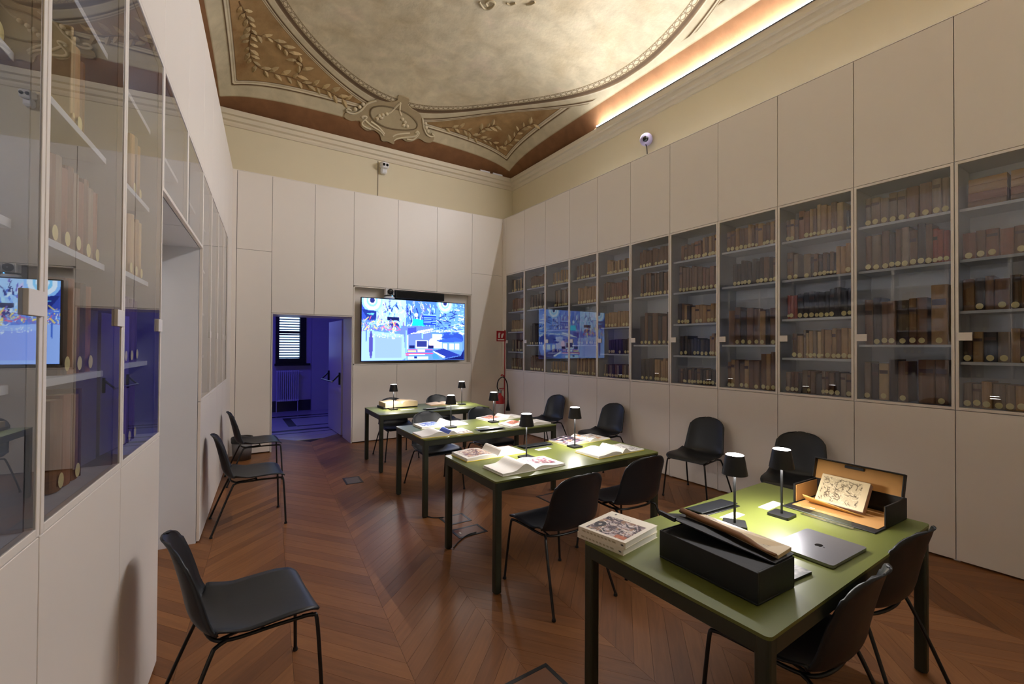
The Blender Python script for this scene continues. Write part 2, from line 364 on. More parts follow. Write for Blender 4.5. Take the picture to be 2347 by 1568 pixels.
# ------------------------------------------------------------------ painted vault
def dl(x, y): return (x+.28)*math.cos(TH)-(y-2.8)*math.sin(TH)+LD
def sv(d): return 1-math.exp(-max(d, 0)/KV)
def zc(x, y): return ZS+HV*sv(min(dl(x, y), XR-x))*sv(min(YB-y, y-YF))
def zn(x, y):
    e = .004; n = Vector((zc(x+e, y)-zc(x-e, y), zc(x, y+e)-zc(x, y-e), -2*e)); return n.normalized()      # pointing down into the room
def vault_mat():
    m = bpy.data.materials.new('painted vault fresco'); nt, N, K, P = nodes_of(m)
    def attr(n):
        a = N.new('ShaderNodeAttribute'); a.attribute_name = n; return a.outputs['Fac']
    def ramp(src, lo, hi, stops):
        mr = N.new('ShaderNodeMapRange'); mr.inputs[1].default_value = lo; mr.inputs[2].default_value = hi; K.new(src, mr.inputs[0])
        r = N.new('ShaderNodeValToRGB'); el = r.color_ramp.elements
        while len(el) > 1: el.remove(el[-1])
        for i, (p, c) in enumerate(stops):
            q = (p-lo)/(hi-lo)
            if i == 0: el[0].position = q; el[0].color = L4(c)
            else: el.new(q).color = L4(c)
        K.new(mr.outputs[0], r.inputs[0]); return r.outputs[0]
    def step(src, at, w=.004):
        mr = N.new('ShaderNodeMapRange'); mr.inputs[1].default_value = at-w; mr.inputs[2].default_value = at+w; K.new(src, mr.inputs[0]); return mr.outputs[0]
    def mix(f, a, b, mode='MIX'):
        x = N.new('ShaderNodeMix'); x.data_type = 'RGBA'; x.blend_type = mode
        if isinstance(f, float): x.inputs[0].default_value = f
        else: K.new(f, x.inputs[0])
        for i, v in ((6, a), (7, b)):
            if isinstance(v, tuple): x.inputs[i].default_value = v
            else: K.new(v, x.inputs[i])
        return x.outputs[2]
    def noise(scale, detail=4, dist=0.0):
        tc = N.new('ShaderNodeTexCoord'); n = N.new('ShaderNodeTexNoise'); n.inputs['Scale'].default_value = scale; n.inputs['Detail'].default_value = detail; n.inputs['Distortion'].default_value = dist
        K.new(tc.outputs['Object'], n.inputs['Vector']); return n.outputs[0]
    def math_(op, a, b=None):
        x = N.new('ShaderNodeMath'); x.operation = op
        for i, v in enumerate((a, b)):
            if v is None: continue
            if isinstance(v, (int, float)): x.inputs[i].default_value = v
            else: K.new(v, x.inputs[i])
        return x.outputs[0]
    d, ov, tq = attr('d'), attr('ov'), attr('tq')
    cream, creamd, lite, brown, ochre = (200, 188, 158), (172, 156, 124), (216, 204, 176), (134, 96, 64), (160, 130, 88)
    dk = (104, 82, 56)
    frame = ramp(d, 0, .5, [(0, (118, 82, 54)), (.232, brown), (.236, creamd), (.25, cream), (.37, cream), (.384, creamd), (.388, dk), (.398, dk), (.404, lite), (.418, lite), (.426, creamd), (.44, lite), (.452, dk), (.458, (150, 110, 64)), (.47, ochre), (.5, ochre)])
    sky = ramp(noise(2.2, 5, .6), .3, .7, [(.3, (196, 180, 146)), (.45, (208, 194, 162)), (.58, (214, 202, 170)), (.7, (222, 205, 176))])
    dark_g = mix(step(noise(1.1, 3), .52, .12), sky, (.50, .44, .31, 1))
    sky = mix(.35, sky, dark_g)
    oval = ramp(ov, -.2, .2, [(-.2, cream), (-.128, (190, 176, 140)), (-.118, (128, 108, 74)), (-.105, lite), (-.06, (200, 184, 148)), (-.052, (112, 92, 68)), (-.03, (98, 80, 62)), (-.004, (126, 104, 78)), (.004, lite), (.016, cream), (.062, cream), (.072, creamd), (.078, (90, 70, 46)), (.09, (100, 80, 54)), (.094, lite), (.106, creamd), (.112, dk), (.118, lite), (.128, (140, 112, 74)), (.14, ochre), (.2, ochre)])
    # guilloche: small links running round the oval
    w1 = math_('SINE', math_('MULTIPLY', tq, PI*2/.19)); w2 = math_('SINE', math_('MULTIPLY', math_('ADD', ov, .085), 70.0))
    lk = math_('MULTIPLY', w1, .022); t1 = math_('ABSOLUTE', math_('SUBTRACT', math_('ABSOLUTE', math_('ADD', ov, .085)), math_('ABSOLUTE', lk)))
    link_m = math_('LESS_THAN', t1, .0055)
    nod = math_('MULTIPLY', math_('LESS_THAN', math_('ABSOLUTE', w1), .22), math_('LESS_THAN', math_('ABSOLUTE', math_('ADD', ov, .085)), .03))
    gm = math_('MULTIPLY', math_('MAXIMUM', link_m, nod), math_('LESS_THAN', math_('ABSOLUTE', math_('ADD', ov, .085)), .034))
    oval = mix(math_('MULTIPLY', gm, .75), oval, L4((116, 96, 70)))
    oval = mix(math_('SUBTRACT', 1.0, step(ov, -.124)), oval, sky)
    inner = mix(step(ov, .135, .003), oval, ramp(noise(3.0, 4, .3), .3, .7, [(.3, (142, 108, 70)), (.5, ochre), (.7, (176, 142, 98))]))
    fm = math_('SUBTRACT', 1.0, step(d, .458, .002)); far = math_('SUBTRACT', 1.0, step(d, .30, .003))
    fm = math_('MULTIPLY', fm, math_('MAXIMUM', step(ov, .12, .004), far))
    col = mix(fm, inner, frame)
    mott = N.new('ShaderNodeMapRange'); mott.inputs[1].default_value = .3; mott.inputs[2].default_value = .7; mott.inputs[3].default_value = .86; mott.inputs[4].default_value = 1.1; K.new(noise(5, 6, .5), mott.inputs[0])
    hs = N.new('ShaderNodeHueSaturation'); K.new(col, hs.inputs['Color']); K.new(mott.outputs[0], hs.inputs['Value']); K.new(hs.outputs[0], P.inputs['Base Color'])
    P.inputs['Roughness'].default_value = .85; P.inputs['Specular IOR Level'].default_value = .2
    bp = N.new('ShaderNodeBump'); bp.inputs['Strength'].default_value = .35; bp.inputs['Distance'].default_value = .01; K.new(noise(22, 5, .2), bp.inputs['Height']); K.new(bp.outputs[0], P.inputs['Normal'])
    return m
OCX, OCY, OA, OB = 2.37, 4.2, 2.335, 3.02
def make_vault():
    nx, ny = 150, 210; vs = []; A = {'d': [], 'ov': [], 'tq': []}
    for j in range(ny+1):
        # denser sampling next to the walls
        fy = j/ny; fy = .5-.5*math.cos(PI*fy)*abs(math.cos(PI*fy))**-.25 if abs(math.cos(PI*fy)) > 1e-6 else .5
        y = YF+(YB-YF)*min(max(fy, 0), 1)
        xl = -.28-LD/math.cos(TH)+(y-2.8)*math.tan(TH)
        for i in range(nx+1):
            fx = i/nx; c = math.cos(PI*fx); fx = .5-.5*c*(abs(c)**-.25 if abs(c) > 1e-6 else 0); fx = min(max(fx, 0), 1)
            x = xl+(XR-xl)*fx; vs.append((x, y, zc(x, y)))
            A['d'].append(min(dl(x, y), XR-x, YB-y, y-YF))
            rho = math.hypot((x-OCX)/OA, (y-OCY)/OB); A['ov'].append((rho-1)*2.45)
            A['tq'].append(math.atan2((x-OCX)/OA, (y-OCY)/OB)*2.7)
    w = nx+1
    fs = [(j*w+i, (j+1)*w+i, (j+1)*w+i+1, j*w+i+1) for j in range(ny) for i in range(nx)]
    me = bpy.data.meshes.new('ceiling'); me.from_pydata(vs, [], fs)
    for k, v in A.items(): me.attributes.new(k, 'FLOAT', 'POINT').data.foreach_set('value', np.array(v, np.float32))
    me.polygons.foreach_set('use_smooth', [True]*len(fs)); me.materials.append(vault_mat()); me.update()
    return struct(link('ceiling', me), 'painted vault with oval fresco, ochre corner panels and garlands', 'ceiling')
ceiling = make_vault()
# garlands: single leaves in low relief along the painted twigs
GL = [[(0.086,5.958),(0.141,6.123),(0.183,6.278),(0.219,6.409),(0.223,6.515),(0.215,6.699),(0.229,6.856),(0.27,7.012),(0.362,7.119),(0.546,7.178),(0.782,7.196),(0.933,7.238),(1.083,7.241),(1.293,7.261),(1.405,7.293),(1.572,7.314)],
      [(0.231,6.517),(0.329,6.558),(0.429,6.575),(0.591,6.691),(0.69,6.79)], [(0.782,7.196),(0.864,7.084),(0.885,6.954),(0.792,6.89)],
      [(3.194,7.305),(3.455,7.241),(3.684,7.221),(3.837,7.277),(4.159,7.229),(4.365,7.244),(4.43,7.132),(4.468,6.983),(4.434,6.73),(4.445,6.507),(4.497,6.307)],
      [(3.868,7.219),(3.891,7.091),(3.977,6.969),(4.07,6.863)]]
M_LEAF = mat('painted leaf ochre', (184, 160, 116), .85, var=.25, scale=30, objrand=.18)
M_STEM = mat('painted twig brown', (120, 90, 54), .85, var=.1)
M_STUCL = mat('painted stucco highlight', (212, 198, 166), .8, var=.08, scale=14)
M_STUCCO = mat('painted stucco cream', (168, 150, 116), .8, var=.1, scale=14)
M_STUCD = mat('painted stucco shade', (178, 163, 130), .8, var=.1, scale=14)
lb = MB(); lb.add([(0,0,.002),(.35,.2,.002),(.7,.16,.002),(1,0,.002),(.7,-.16,.002),(.35,-.2,.002),(.4,0,.10),(.75,0,.07)], [(0,6,1),(1,6,7,2),(2,7,3),(3,7,4),(4,7,6,5),(5,6,0)])
leaf_me = lb.mesh('leaf', M_LEAF)
def on_vault(x, y, off=.004): return Vector((x, y, zc(x, y)))+zn(x, y)*off
for gi, g in enumerate(GL):
    path = catmull([(x, y, 0) for x, y in g], 6)
    MB().tube([on_vault(p.x, p.y, .003) for p in path], .0075, 5).build('garland_twig', M_STEM, ceiling)
    acc = 0; side = 1
    for i in range(1, len(path)):
        acc += (path[i]-path[i-1]).length
        if acc > .05:
            acc = 0; p = path[i]; t = (path[i]-path[i-1]).normalized(); nn = zn(p.x, p.y)
            a = side*random.uniform(.5, 1.15); side = -side
            d = Vector((t.x*math.cos(a)-t.y*math.sin(a), t.x*math.sin(a)+t.y*math.cos(a), 0)); d = (d-nn*d.dot(nn)).normalized()
            e = nn.cross(d); ln = random.uniform(.11, .19); c = on_vault(p.x, p.y)
            o = link('leaf', leaf_me, ceiling)
            o.matrix_local = Matrix(((d.x*ln, e.x*ln, nn.x*.26, c.x), (d.y*ln, e.y*ln, nn.y*.26, c.y), (d.z*ln, e.z*ln, nn.z*.26, c.z), (0,0,0,1)))
# cartouche over the back wall
BODY = [(1.925,7.248),(1.827,7.343),(1.768,7.424),(1.683,7.472),(1.587,7.472),(1.583,7.529),(1.692,7.548),(1.818,7.517),(1.851,7.574),(1.951,7.606),(2.075,7.584),(2.178,7.615),(2.233,7.669),(2.328,7.662),(2.44,7.671),(2.447,7.631),(2.554,7.596),(2.63,7.61),(2.738,7.598),(2.852,7.543),(2.986,7.562),(3.095,7.541),(3.105,7.464),(2.957,7.439),(2.864,7.363),(2.783,7.236),(2.701,7.18),(2.56,7.144),(2.49,7.084),(2.475,6.989),(2.306,6.985),(2.308,7.074),(2.237,7.139),(2.138,7.172),(1.995,7.179)]
OVAL = [(1.953,7.382),(1.97,7.312),(2.063,7.256),(2.191,7.227),(2.377,7.223),(2.582,7.258),(2.731,7.336),(2.757,7.405),(2.703,7.449),(2.519,7.494),(2.282,7.516),(2.114,7.492),(1.998,7.446)]
BEADS = [(2.103,7.393),(2.157,7.37),(2.212,7.338),(2.146,7.412),(2.079,7.437),(2.483,7.349),(2.538,7.38),(2.535,7.429),(2.594,7.426),(1.775,7.349),(1.815,7.296),(1.716,7.392),(2.917,7.368),(2.967,7.413),(2.884,7.311)]
CT = [[(1.997,7.186),(1.878,7.27),(1.818,7.376),(1.738,7.447),(1.654,7.463),(1.593,7.444),(1.617,7.417),(1.663,7.426)],[(2.8,7.241),(2.879,7.377),(2.963,7.455),(3.046,7.475),(3.099,7.449),(3.047,7.428)],[(1.892,7.492),(2.006,7.539),(2.167,7.575),(2.244,7.611)],[(1.994,7.496),(2.125,7.532),(2.248,7.592)],[(2.396,7.598),(2.471,7.557),(2.672,7.504)],[(2.428,7.636),(2.505,7.597),(2.763,7.527),(2.799,7.46)],[(2.363,7.097),(2.28,7.271),(2.238,7.317)],[(2.363,7.097),(2.4,7.235),(2.45,7.297)],[(1.863,7.483),(1.841,7.467),(1.89,7.45),(1.913,7.466),(1.859,7.537),(1.904,7.57),(2.018,7.582)],[(2.766,7.482),(2.787,7.456),(2.826,7.478),(2.789,7.541),(2.741,7.577),(2.642,7.586)]]
def smooth_loop(pts, n=4):
    P = [Vector((x, y, 0)) for x, y in pts]; k = len(P); out = []
    for i in range(k):
        p0, p1, p2, p3 = P[i-1], P[i], P[(i+1)%k], P[(i+2)%k]
        for q in range(n):
            t = q/n; out.append(.5*((2*p1)+(-p0+p2)*t+(2*p0-5*p1+4*p2-p3)*t*t+(-p0+3*p1-3*p2+p3)*t**3))
    return out
def vault_plate(name, pts, off, m):
    """a plate that follows the vault: the outline filled by a grid of small cells"""
    import bmesh
    loop = smooth_loop(pts); bm = bmesh.new()
    vs = [bm.verts.new((p.x, p.y, 0)) for p in loop]; f = bm.faces.new(vs)
    bmesh.ops.triangulate(bm, faces=[f])
    for _ in range(2): bmesh.ops.subdivide_edges(bm, edges=[e for e in bm.edges if e.calc_length() > .05], cuts=1, use_grid_fill=False); bmesh.ops.triangulate(bm, faces=bm.faces[:])
    top = {v: on_vault(v.co.x, v.co.y, off) for v in bm.verts}
    bd = [e for e in bm.edges if len(e.link_faces) == 1]
    ret = bmesh.ops.extrude_edge_only(bm, edges=bd); new = [g for g in ret['geom'] if isinstance(g, bmesh.types.BMVert)]
    base = {v: on_vault(v.co.x, v.co.y, .0005) for v in new}
    for v, p in list(top.items())+list(base.items()): v.co = p
    me = bpy.data.meshes.new(name); bm.normal_update(); bm.to_mesh(me); bm.free(); me.materials.append(m)
    return link(name, me, ceiling)
vault_plate('cartouche_plate', BODY, .022, M_STUCCO)
vault_plate('cartouche_medallion', OVAL, .028, M_STUCD)
for c in CT:
    MB().tube([on_vault(p.x, p.y, .026) for p in catmull([(x, y, 0) for x, y in c], 5)], .016, 6).build('cartouche_scroll', M_STUCL, ceiling)
lp = smooth_loop(OVAL, 3); MB().tube([on_vault(p.x, p.y, .028) for p in lp+[lp[0]]], .012, 6, cap=False).build('medallion_rim', mat('painted stucco groove', (122, 104, 76), .8), ceiling)
bb = MB(); bb.lathe([(1, 0), (.9, .45), (.6, .8), (.01, 1)], 8); bead_me = bb.mesh('bead', M_STUCL)
for x, y in BEADS:
    nn = zn(x, y); o = link('bead', bead_me, ceiling); q = nn.to_track_quat('Z', 'Y')
    o.matrix_local = Matrix.Translation(on_vault(x, y, .026)) @ q.to_matrix().to_4x4() @ Matrix.Scale(.032, 4)
for c in ([(2.546,4.73),(2.653,4.792),(2.716,4.74),(2.714,4.641),(2.641,4.641),(2.62,4.70),(2.66,4.73)], [(2.832,4.561),(2.888,4.56),(2.924,4.498)], [(3.047,4.453),(3.093,4.408),(3.108,4.348)]):
    MB().tube([on_vault(p.x, p.y, .006) for p in catmull([(x, y, 0) for x, y in c], 5)], .014, 6).build('fresco_scroll', M_STUCD, ceiling)

# ------------------------------------------------------------------ built-in cabinets
GAP = .004; DT = .02
def cabinet(name, label, group, loc, rz, w, depth, shelves=(), handle=-1, z0=0.0, glass_z=(ZB, ZG), top=ZT, base=True, upper=True, books=False):
    """front at y=0 facing -y, depth towards +y, x from -w/2 to w/2"""
    t = thing(name, label, 'bookcase', loc, rz, group); h = w/2; g0, g1 = glass_z
    b = MB(); iw = h-.018
    b.box(-h, -iw, DT+.003, depth, z0, top); b.box(iw, h, DT+.003, depth, z0, top)
    b.box(-iw, iw, depth-.012, depth, z0, top); b.box(-iw, iw, DT+.003, depth-.012, top-.018, top)
    b.box(-iw, iw, DT+.003, depth-.012, g0-.002, g0+.018); b.box(-iw, iw, DT+.003, depth-.012, g1-.02, g1)
    if z0 < .1: b.box(-iw, iw, .05, depth-.012, z0, z0+.06)
    b.build('carcass', M_INNER, t)
    e = GAP/2+.0007
    if base: MB().bbox(-h+e, h-e, 0, DT, z0+.014, g0-GAP, .0012).build('base_door', M_PANEL, t)
    if upper: MB().bbox(-h+e, h-e, 0, DT, g1+GAP, top-.012, .0012).build('upper_door', M_PANEL, t)
    if upper: MB().box(-h, h, .001, DT+.003, top-.008, top).build('top_rail', M_PANEL, t)
    fw = .021; b = MB(); y0, y1 = -.001, DT
    b.bbox(-h+e, -h+fw, y0, y1, g0, g1, .0012); b.bbox(h-fw, h-e, y0, y1, g0, g1, .0012)
    b.bbox(-h+fw-.0005, h-fw+.0005, y0, y1, g0, g0+fw, .0012); b.bbox(-h+fw-.0005, h-fw+.0005, y0, y1, g1-fw, g1, .0012)
    gd = b.build('glass_door', M_PANEL, t)
    p = MB(); p.add([(-h+fw, .002, g0+fw), (h-fw, .002, g0+fw), (h-fw, .002, g1-fw), (-h+fw, .002, g1-fw)], [(0, 1, 2, 3)]); p.build('pane', M_GLASS, gd)
    if handle:
        x = handle*(h-.012); x0, x1 = (x, x+.082) if handle < 0 else (x-.082, x)
        MB().bbox(x0, x1, -.007, .004, 1.665, 1.725, .001).build('handle', M_PANEL, gd)
    for z in shelves: MB().bbox(-iw, iw, .05, depth-.012, z-.022, z, .001).build('shelf', M_INNER, t)
    return t
SH5 = (2.665, 2.28, 1.89, 1.505); SH4 = (2.67, 2.28, 1.635)
WR = .6432; Y0R = 6.7992
RIGHT = {}
far_words = ['against the far corner', 'second from the far corner', 'third from the far corner', 'fourth from the far corner', 'fifth from the far corner', 'sixth from the far corner', 'seventh from the far corner', 'fourth from the right photo edge', 'third from the right photo edge', 'second from the right photo edge', 'cut by the right photo edge', 'beyond the right photo edge']
for k in range(12):
    yc = Y0R+WR/2-WR*k; sh = SH5 if k % 2 == 0 else SH4
    RIGHT[k] = cabinet('glazed_bookcase', 'white glazed bookcase on the right wall, '+far_words[k], 'glazed bookcases along the right wall', (XC, yc, 0), -PI/2, WR, .345, sh, -1)
b = MB(); b.box(XC+.001, XC+.03, Y0R+WR+.002, YC+.1, 0, ZT); struct(b.build('trim_4', M_PANEL), 'narrow white filler strip in the far right cabinet corner', 'trim')
LEFTC = {}
LB = [-1.29-.67*2, -1.29-.67, -1.29, -.62, .05, .82, 1.6, 2.23, 2.87, 3.5, 4.13]
lword = {0: 'behind the left photo edge', 1: 'cut by the left photo edge', 2: 'nearest to the camera, before the passage', 3: 'next to the passage, with purple books', 4: 'bridging the passage, nearer half', 5: 'bridging the passage, farther half', 6: 'just past the passage', 7: 'second past the passage', 8: 'third past the passage', 9: 'last before the back wall'}
for k in range(10):
    s0, s1 = LB[k], LB[k+1]; c = LW((s0+s1)/2)
    if k in (4, 5): LEFTC[k] = cabinet('bridge_bookcase', 'white glazed bookcase on the left wall, '+lword[k], 'glazed bookcases along the left wall', (c.x, c.y, 0), PI/2-TH, s1-s0, .345, (2.67,), 0, 2.385, (2.385, ZG), ZT, base=False)
    else: LEFTC[k] = cabinet('glazed_bookcase', 'white glazed bookcase on the left wall, '+lword[k], 'glazed bookcases along the left wall', (c.x, c.y, 0), PI/2-TH, s1-s0, .345, SH5 if k != 3 else (2.67, 2.28, 1.91, 1.52), 1)
b = MB()
for s0, s1, z0, z1 in ((4.13, 4.86, 0, ZT),): b.box(s0, s1, .0, .03, z0, z1)
o = b.build('trim_5', M_PANEL, None, LW(0)); o.rotation_euler = (0, 0, PI/2-TH); struct(o, 'white filler panel between the left bookcases and the back wall', 'trim')
b = MB(); b.box(.052, 1.598, .32, .345, 0, 2.384)
o = b.build('trim_6', M_PANEL, None, LW(0)); o.rotation_euler = (0, 0, PI/2-TH); struct(o, 'white back panel closing the passage recess in the left bookcases', 'panel')
# back wall of flat panels
BX = [.1165, .5669, 1.1616, 1.7562, 2.4968, 3.2277, 3.9444, 4.6183]
ZMID = 3.003; ZN0, ZN1, ZD = 1.285, 2.590, 2.088
def slab_unit(name, label, x0, x1, slabs, cat='cabinet', extra=None):
    t = thing(name, label, cat, ((x0+x1)/2, YC, 0), 0, 'flush white panels of the back wall'); h = (x1-x0)/2; e = GAP/2+.0004
    for nm, z0, z1 in slabs: MB().bbox(-h+e, h-e, 0, DT, z0, z1, .0012).build(nm, M_PANEL, t)
    for nm, z0, z1 in slabs: MB().box(-h, h, DT+.002, .2, z0-.003, z1+.003).build('carcass', M_DARK, t)
    return t
slab_unit('tall_cabinet', 'white flush tall cabinet left of the blue doorway', BX[0], BX[1], [('lower_door', .016, ZMID-.002), ('upper_door', ZMID+.002, ZT-.01)])
slab_unit('tall_cabinet', 'white flush tall cabinet right of the television', BX[6], BX[7], [('lower_door', .016, ZMID-.002), ('upper_door', ZMID+.002, ZT-.01)])
slab_unit('wall_cabinet', 'white flush cabinet door over the left half of the doorway', BX[1], BX[2], [('door', ZD+.004, ZT-.01)])
slab_unit('wall_cabinet', 'white flush cabinet door over the right half of the doorway', BX[2], BX[3], [('door', ZD+.004, ZT-.01)])
for i, wd in ((3, 'left'), (4, 'middle'), (5, 'right')):
    slab_unit('media_cabinet', 'white flush panels above and below the %s third of the television' % wd, BX[i], BX[i+1], [('upper_door', ZN1+.006, ZT-.01), ('lower_door', .016, ZN0-.004)])
b = MB(); b.box(BX[3]+.002, BX[6]-.002, .13, .15, ZN0, ZN1); b.box(BX[3]+.002, BX[3]+.02, 0, .13, ZN0, ZN1); b.box(BX[6]-.02, BX[6]-.002, 0, .13, ZN0, ZN1)
b.box(BX[3]+.002, BX[6]-.002, 0, .13, ZN1-.016, ZN1); b.box(BX[3]+.002, BX[6]-.002, 0, .13, ZN0, ZN0+.016)
struct(b.build('trim_7', M_PANEL, None, (0, YC, 0)), 'white recessed niche lining around the television', 'panel')
b = MB(); b.box(-.02, BX[0]-.003, .002, .2, 0, ZT-.001); b.box(BX[7]+.003, XC+.002, .002, .2, 0, ZT-.001); b.box(BX[0]-.003, BX[7]+.003, .002, .2, ZT-.008, ZT)
struct(b.build('trim_8', M_PANEL, None, (0, YC, 0)), 'white edge strips framing the back wall panels', 'trim')
# ------------------------------------------------------------------ doorway and the blue room
DX0, DX1, DZ = .59, 1.735, 2.07
b = MB(); b.box(BX[1]+.002, DX0, 0, .62, 0, ZD); b.box(DX1, BX[3]-.002, 0, .62, 0, ZD); b.box(DX0, DX1, 0, .62, DZ, ZD)
struct(b.build('trim_9', mat('white door lining', (214, 206, 200), .35, var=.015), None, (0, YC, 0)), 'white lining of the doorway into the blue room', 'door frame')
M_CWALL = mat('white corridor wall', (205, 202, 204), .7, var=.03)
CY1 = 12.035
def wallbox(name, label, *bx):
    b = MB(); b.box(*bx); return struct(b.build(name, M_CWALL), label, 'wall')
b = MB(); b.box(-1.2, 1.0, CY1, CY1+.2, 0, 3.3); b.box(1.60, 4.0, CY1, CY1+.2, 0, 3.3); b.box(1.0, 1.60, CY1, CY1+.2, 0, 1.16); b.box(1.0, 1.60, CY1, CY1+.2, 2.75, 3.3)
struct(b.build('wall_corridor_far', M_CWALL), 'blue lit wall with shuttered window in the next room', 'wall')
wallbox('wall_corridor_left', 'left wall of the blue room beyond the doorway', -1.2, -1.0, 8.17, CY1, 0, 3.3)
wallbox('wall_corridor_right', 'right wall of the blue room beyond the doorway', 3.2, 3.4, 8.17, CY1, 0, 3.3)
wallbox('wall_corridor_pier', 'white pier beside the shuttered window in the blue room', 1.79, 3.2, CY1-.14, CY1, 0, 3.3)
b = MB(); b.box(-1.2, 3.4, 8.17, CY1+.2, 3.3, 3.4); struct(b.build('ceiling_corridor', M_CWALL), 'ceiling of the blue room beyond the doorway', 'ceiling')
b = MB(); b.box(-1.2, 3.4, 8.60, CY1, -.06, .002); b.box(-1.2, 3.4, 8.28, 8.61, -.06, -.002)
fc = b.build('floor_corridor', mat('pale veined marble', (190, 186, 184), .25, var=.08, scale=3)); struct(fc, 'pale marble floor with dark inlay strips in the blue room', 'floor')
M_INLAY = mat('dark marble inlay', (46, 44, 46), .25, var=.2)
for x0, x1, y0, y1 in ((-1, 3.2, 11.05, 11.2), (1.2, 3.2, 10.74, 10.86), (1.05, 1.2, 9.7, 10.86), (1.2, 3.2, 9.66, 9.76), (-1, 3.2, 9.18, 9.33), (-1, 3.2, 8.93, 8.98)):
    MB().box(x0, x1, y0, y1, .001, .0035).build('inlay_strip', M_INLAY, fc)
b = MB(); b.box(-1.0, 3.2, CY1-.02, CY1, .002, .26); struct(b.build('baseboard_corridor', mat('dark stone skirting', (58, 56, 60), .4, var=.1)), 'dark stone skirting under the radiator', 'baseboard')
# window with louvred shutters
M_WIN = mat('dark stained window wood', (22, 18, 16), .5, var=.2)
b = MB(); y = CY1-.03
b.box(1.0, 1.08, y, y+.12, 1.16, 2.75); b.box(1.53, 1.67, y, y+.12, 1.16, 2.75); b.box(1.08, 1.53, y, y+.12, 1.16, 1.28); b.box(1.08, 1.53, y, y+.12, 2.66, 2.75)
win = b.build('window_1', M_WIN); struct(win, 'dark framed window with lit louvred shutter in the blue room', 'window')
MB().box(.98, 1.76, CY1-.12, CY1+.02, 1.11, 1.16).build('window_sill', M_WIN, win)
MB().box(1.08, 1.53, CY1+.115, CY1+.12, 1.28, 2.66).build('pane', emit('dusk sky behind louvres', (.45, .66, 1.0), 2.6), win)
sl = MB(); sl.box(1.08, 1.53, -.022, .022, -.004, .004); sl_me = sl.mesh('slat', mat('blue grey louvre paint', (70, 74, 90), .5))
for i in range(22):
    z = 1.30+i*.0625
    if i == 10: continue
    o = link('slat', sl_me, win, (0, CY1+.06, z), (math.radians(38), 0, 0))
MB().box(1.08, 1.53, CY1+.04, CY1+.08, 1.30+10*.0625-.035, 1.30+10*.0625+.03).build('shutter_rail', M_WIN, win)
# radiator
t = thing('radiator', 'white column radiator under the shuttered window', 'radiator', (1.0, CY1-.14, .28))
rc = MB(); rc.tube([(0, -.03, 0), (0, -.03, .7)], .011, 6); rc.tube([(0, .03, 0), (0, .03, .7)], .011, 6); rc.bbox(-.02, .02, -.045, .045, .68, .72, .006); rc.bbox(-.02, .02, -.045, .045, -.02, .02, .006)
rc_me = rc.mesh('column', M_WHITE)
for i in range(11): link('column', rc_me, t, (.03+.045*i, 0, 0))
MB().tube([(.5, 0, .68), (.58, 0, .68)], .012, 6).build('valve', M_WHITE, t)
MB().tube([(.02, 0, -.02), (.02, 0, -.28)], .01, 6).build('pipe', M_WHITE, t)
MB().tube([(.48, 0, -.02), (.48, 0, -.28)], .01, 6).build('pipe', M_WHITE, t)
# door leaf with panic bar, open into the blue room
dlen = .97; da = math.atan2(9.255-8.275, 1.690-1.725)
door = MB().bbox(0, dlen, -.045, 0, .012, 2.055, .002).build('door_1', mat('white door leaf', (214, 208, 204), .3, var=.015), None, (1.727, 8.27, 0), da)
struct(door, 'white door leaf with black panic bar, open into the blue room', 'door')
b = MB(); b.bbox(.10, .15, .0, .03, .90, 1.12, .004); b.prism([(.10, 1.10), (.15, 1.12), (.30, 1.0), (.28, .96)], 0, .02, M=Matrix.Translation((0, .05, 0)) @ Matrix.Rotation(PI/2, 4, 'X'))
pb = MB(); pb.bbox(.05, .085, 0, .03, .90, 1.12, .004); pb.bbox(.88, .915, 0, .03, .90, 1.12, .004)
pb.tube([(.067, .02, 1.08), (.067, .14, .96)], .014, 6); pb.tube([(.897, .02, 1.08), (.897, .14, .96)], .014, 6)
pb.build('panic_bar_bracket', M_BLACK, door); MB().tube([(.05, .14, .96), (.92, .14, .96)], .014, 8).build('panic_bar', M_ALU, door)
# blue lamp in that room (out of view behind the left jamb)
t = thing('ceiling_lamp', 'blue ceiling lamp lighting the room beyond the doorway', 'lamp', (.2, 9.7, 3.3))
MB().lathe([(.2, 0), (.2, -.06), (.01, -.06)], 20).build('diffuser', emit('blue lamp glow', (.12, .1, 1), 4), t)
ld = bpy.data.lights.new('lamp_light', 'AREA'); ld.shape = 'DISK'; ld.size = .5; ld.color = (.09, .07, 1.0); ld.energy = BLUE_W
lo = link('lamp_light', ld, t, (0, 0, -.08), (0, math.radians(-14), 0))

# ------------------------------------------------------------------ LED strip on the right cornice
def light_strip(label, loc, rz, y0, y1, glow, watts, col, tilt=62):
    """strip along local +y, throwing its light towards local -x"""
    t = thing('light_strip', label, 'light', loc, rz, None)
    MB().box(-.02, .012, y0-.002, y1+.002, 0, .006).build('profile', M_ALU, t)
    MB().bbox(-.016, .008, y0, y1, .006, .026, .002).build('diffuser', emit('strip glow %g' % glow, col, glow), t)
    ld = bpy.data.lights.new('led_row', 'AREA'); ld.shape = 'RECTANGLE'; ld.size = .022; ld.size_y = y1-y0; ld.energy = watts; ld.color = col
    link('led_row', ld, t, (-.021, (y0+y1)/2, .017), (0, math.radians(tilt), 0))
light_strip('long glowing light strip on the right cornice', (4.872, 0, 5.047), 0, .352, 5.128, LED_STRENGTH, LED_W, LED_COLOR)

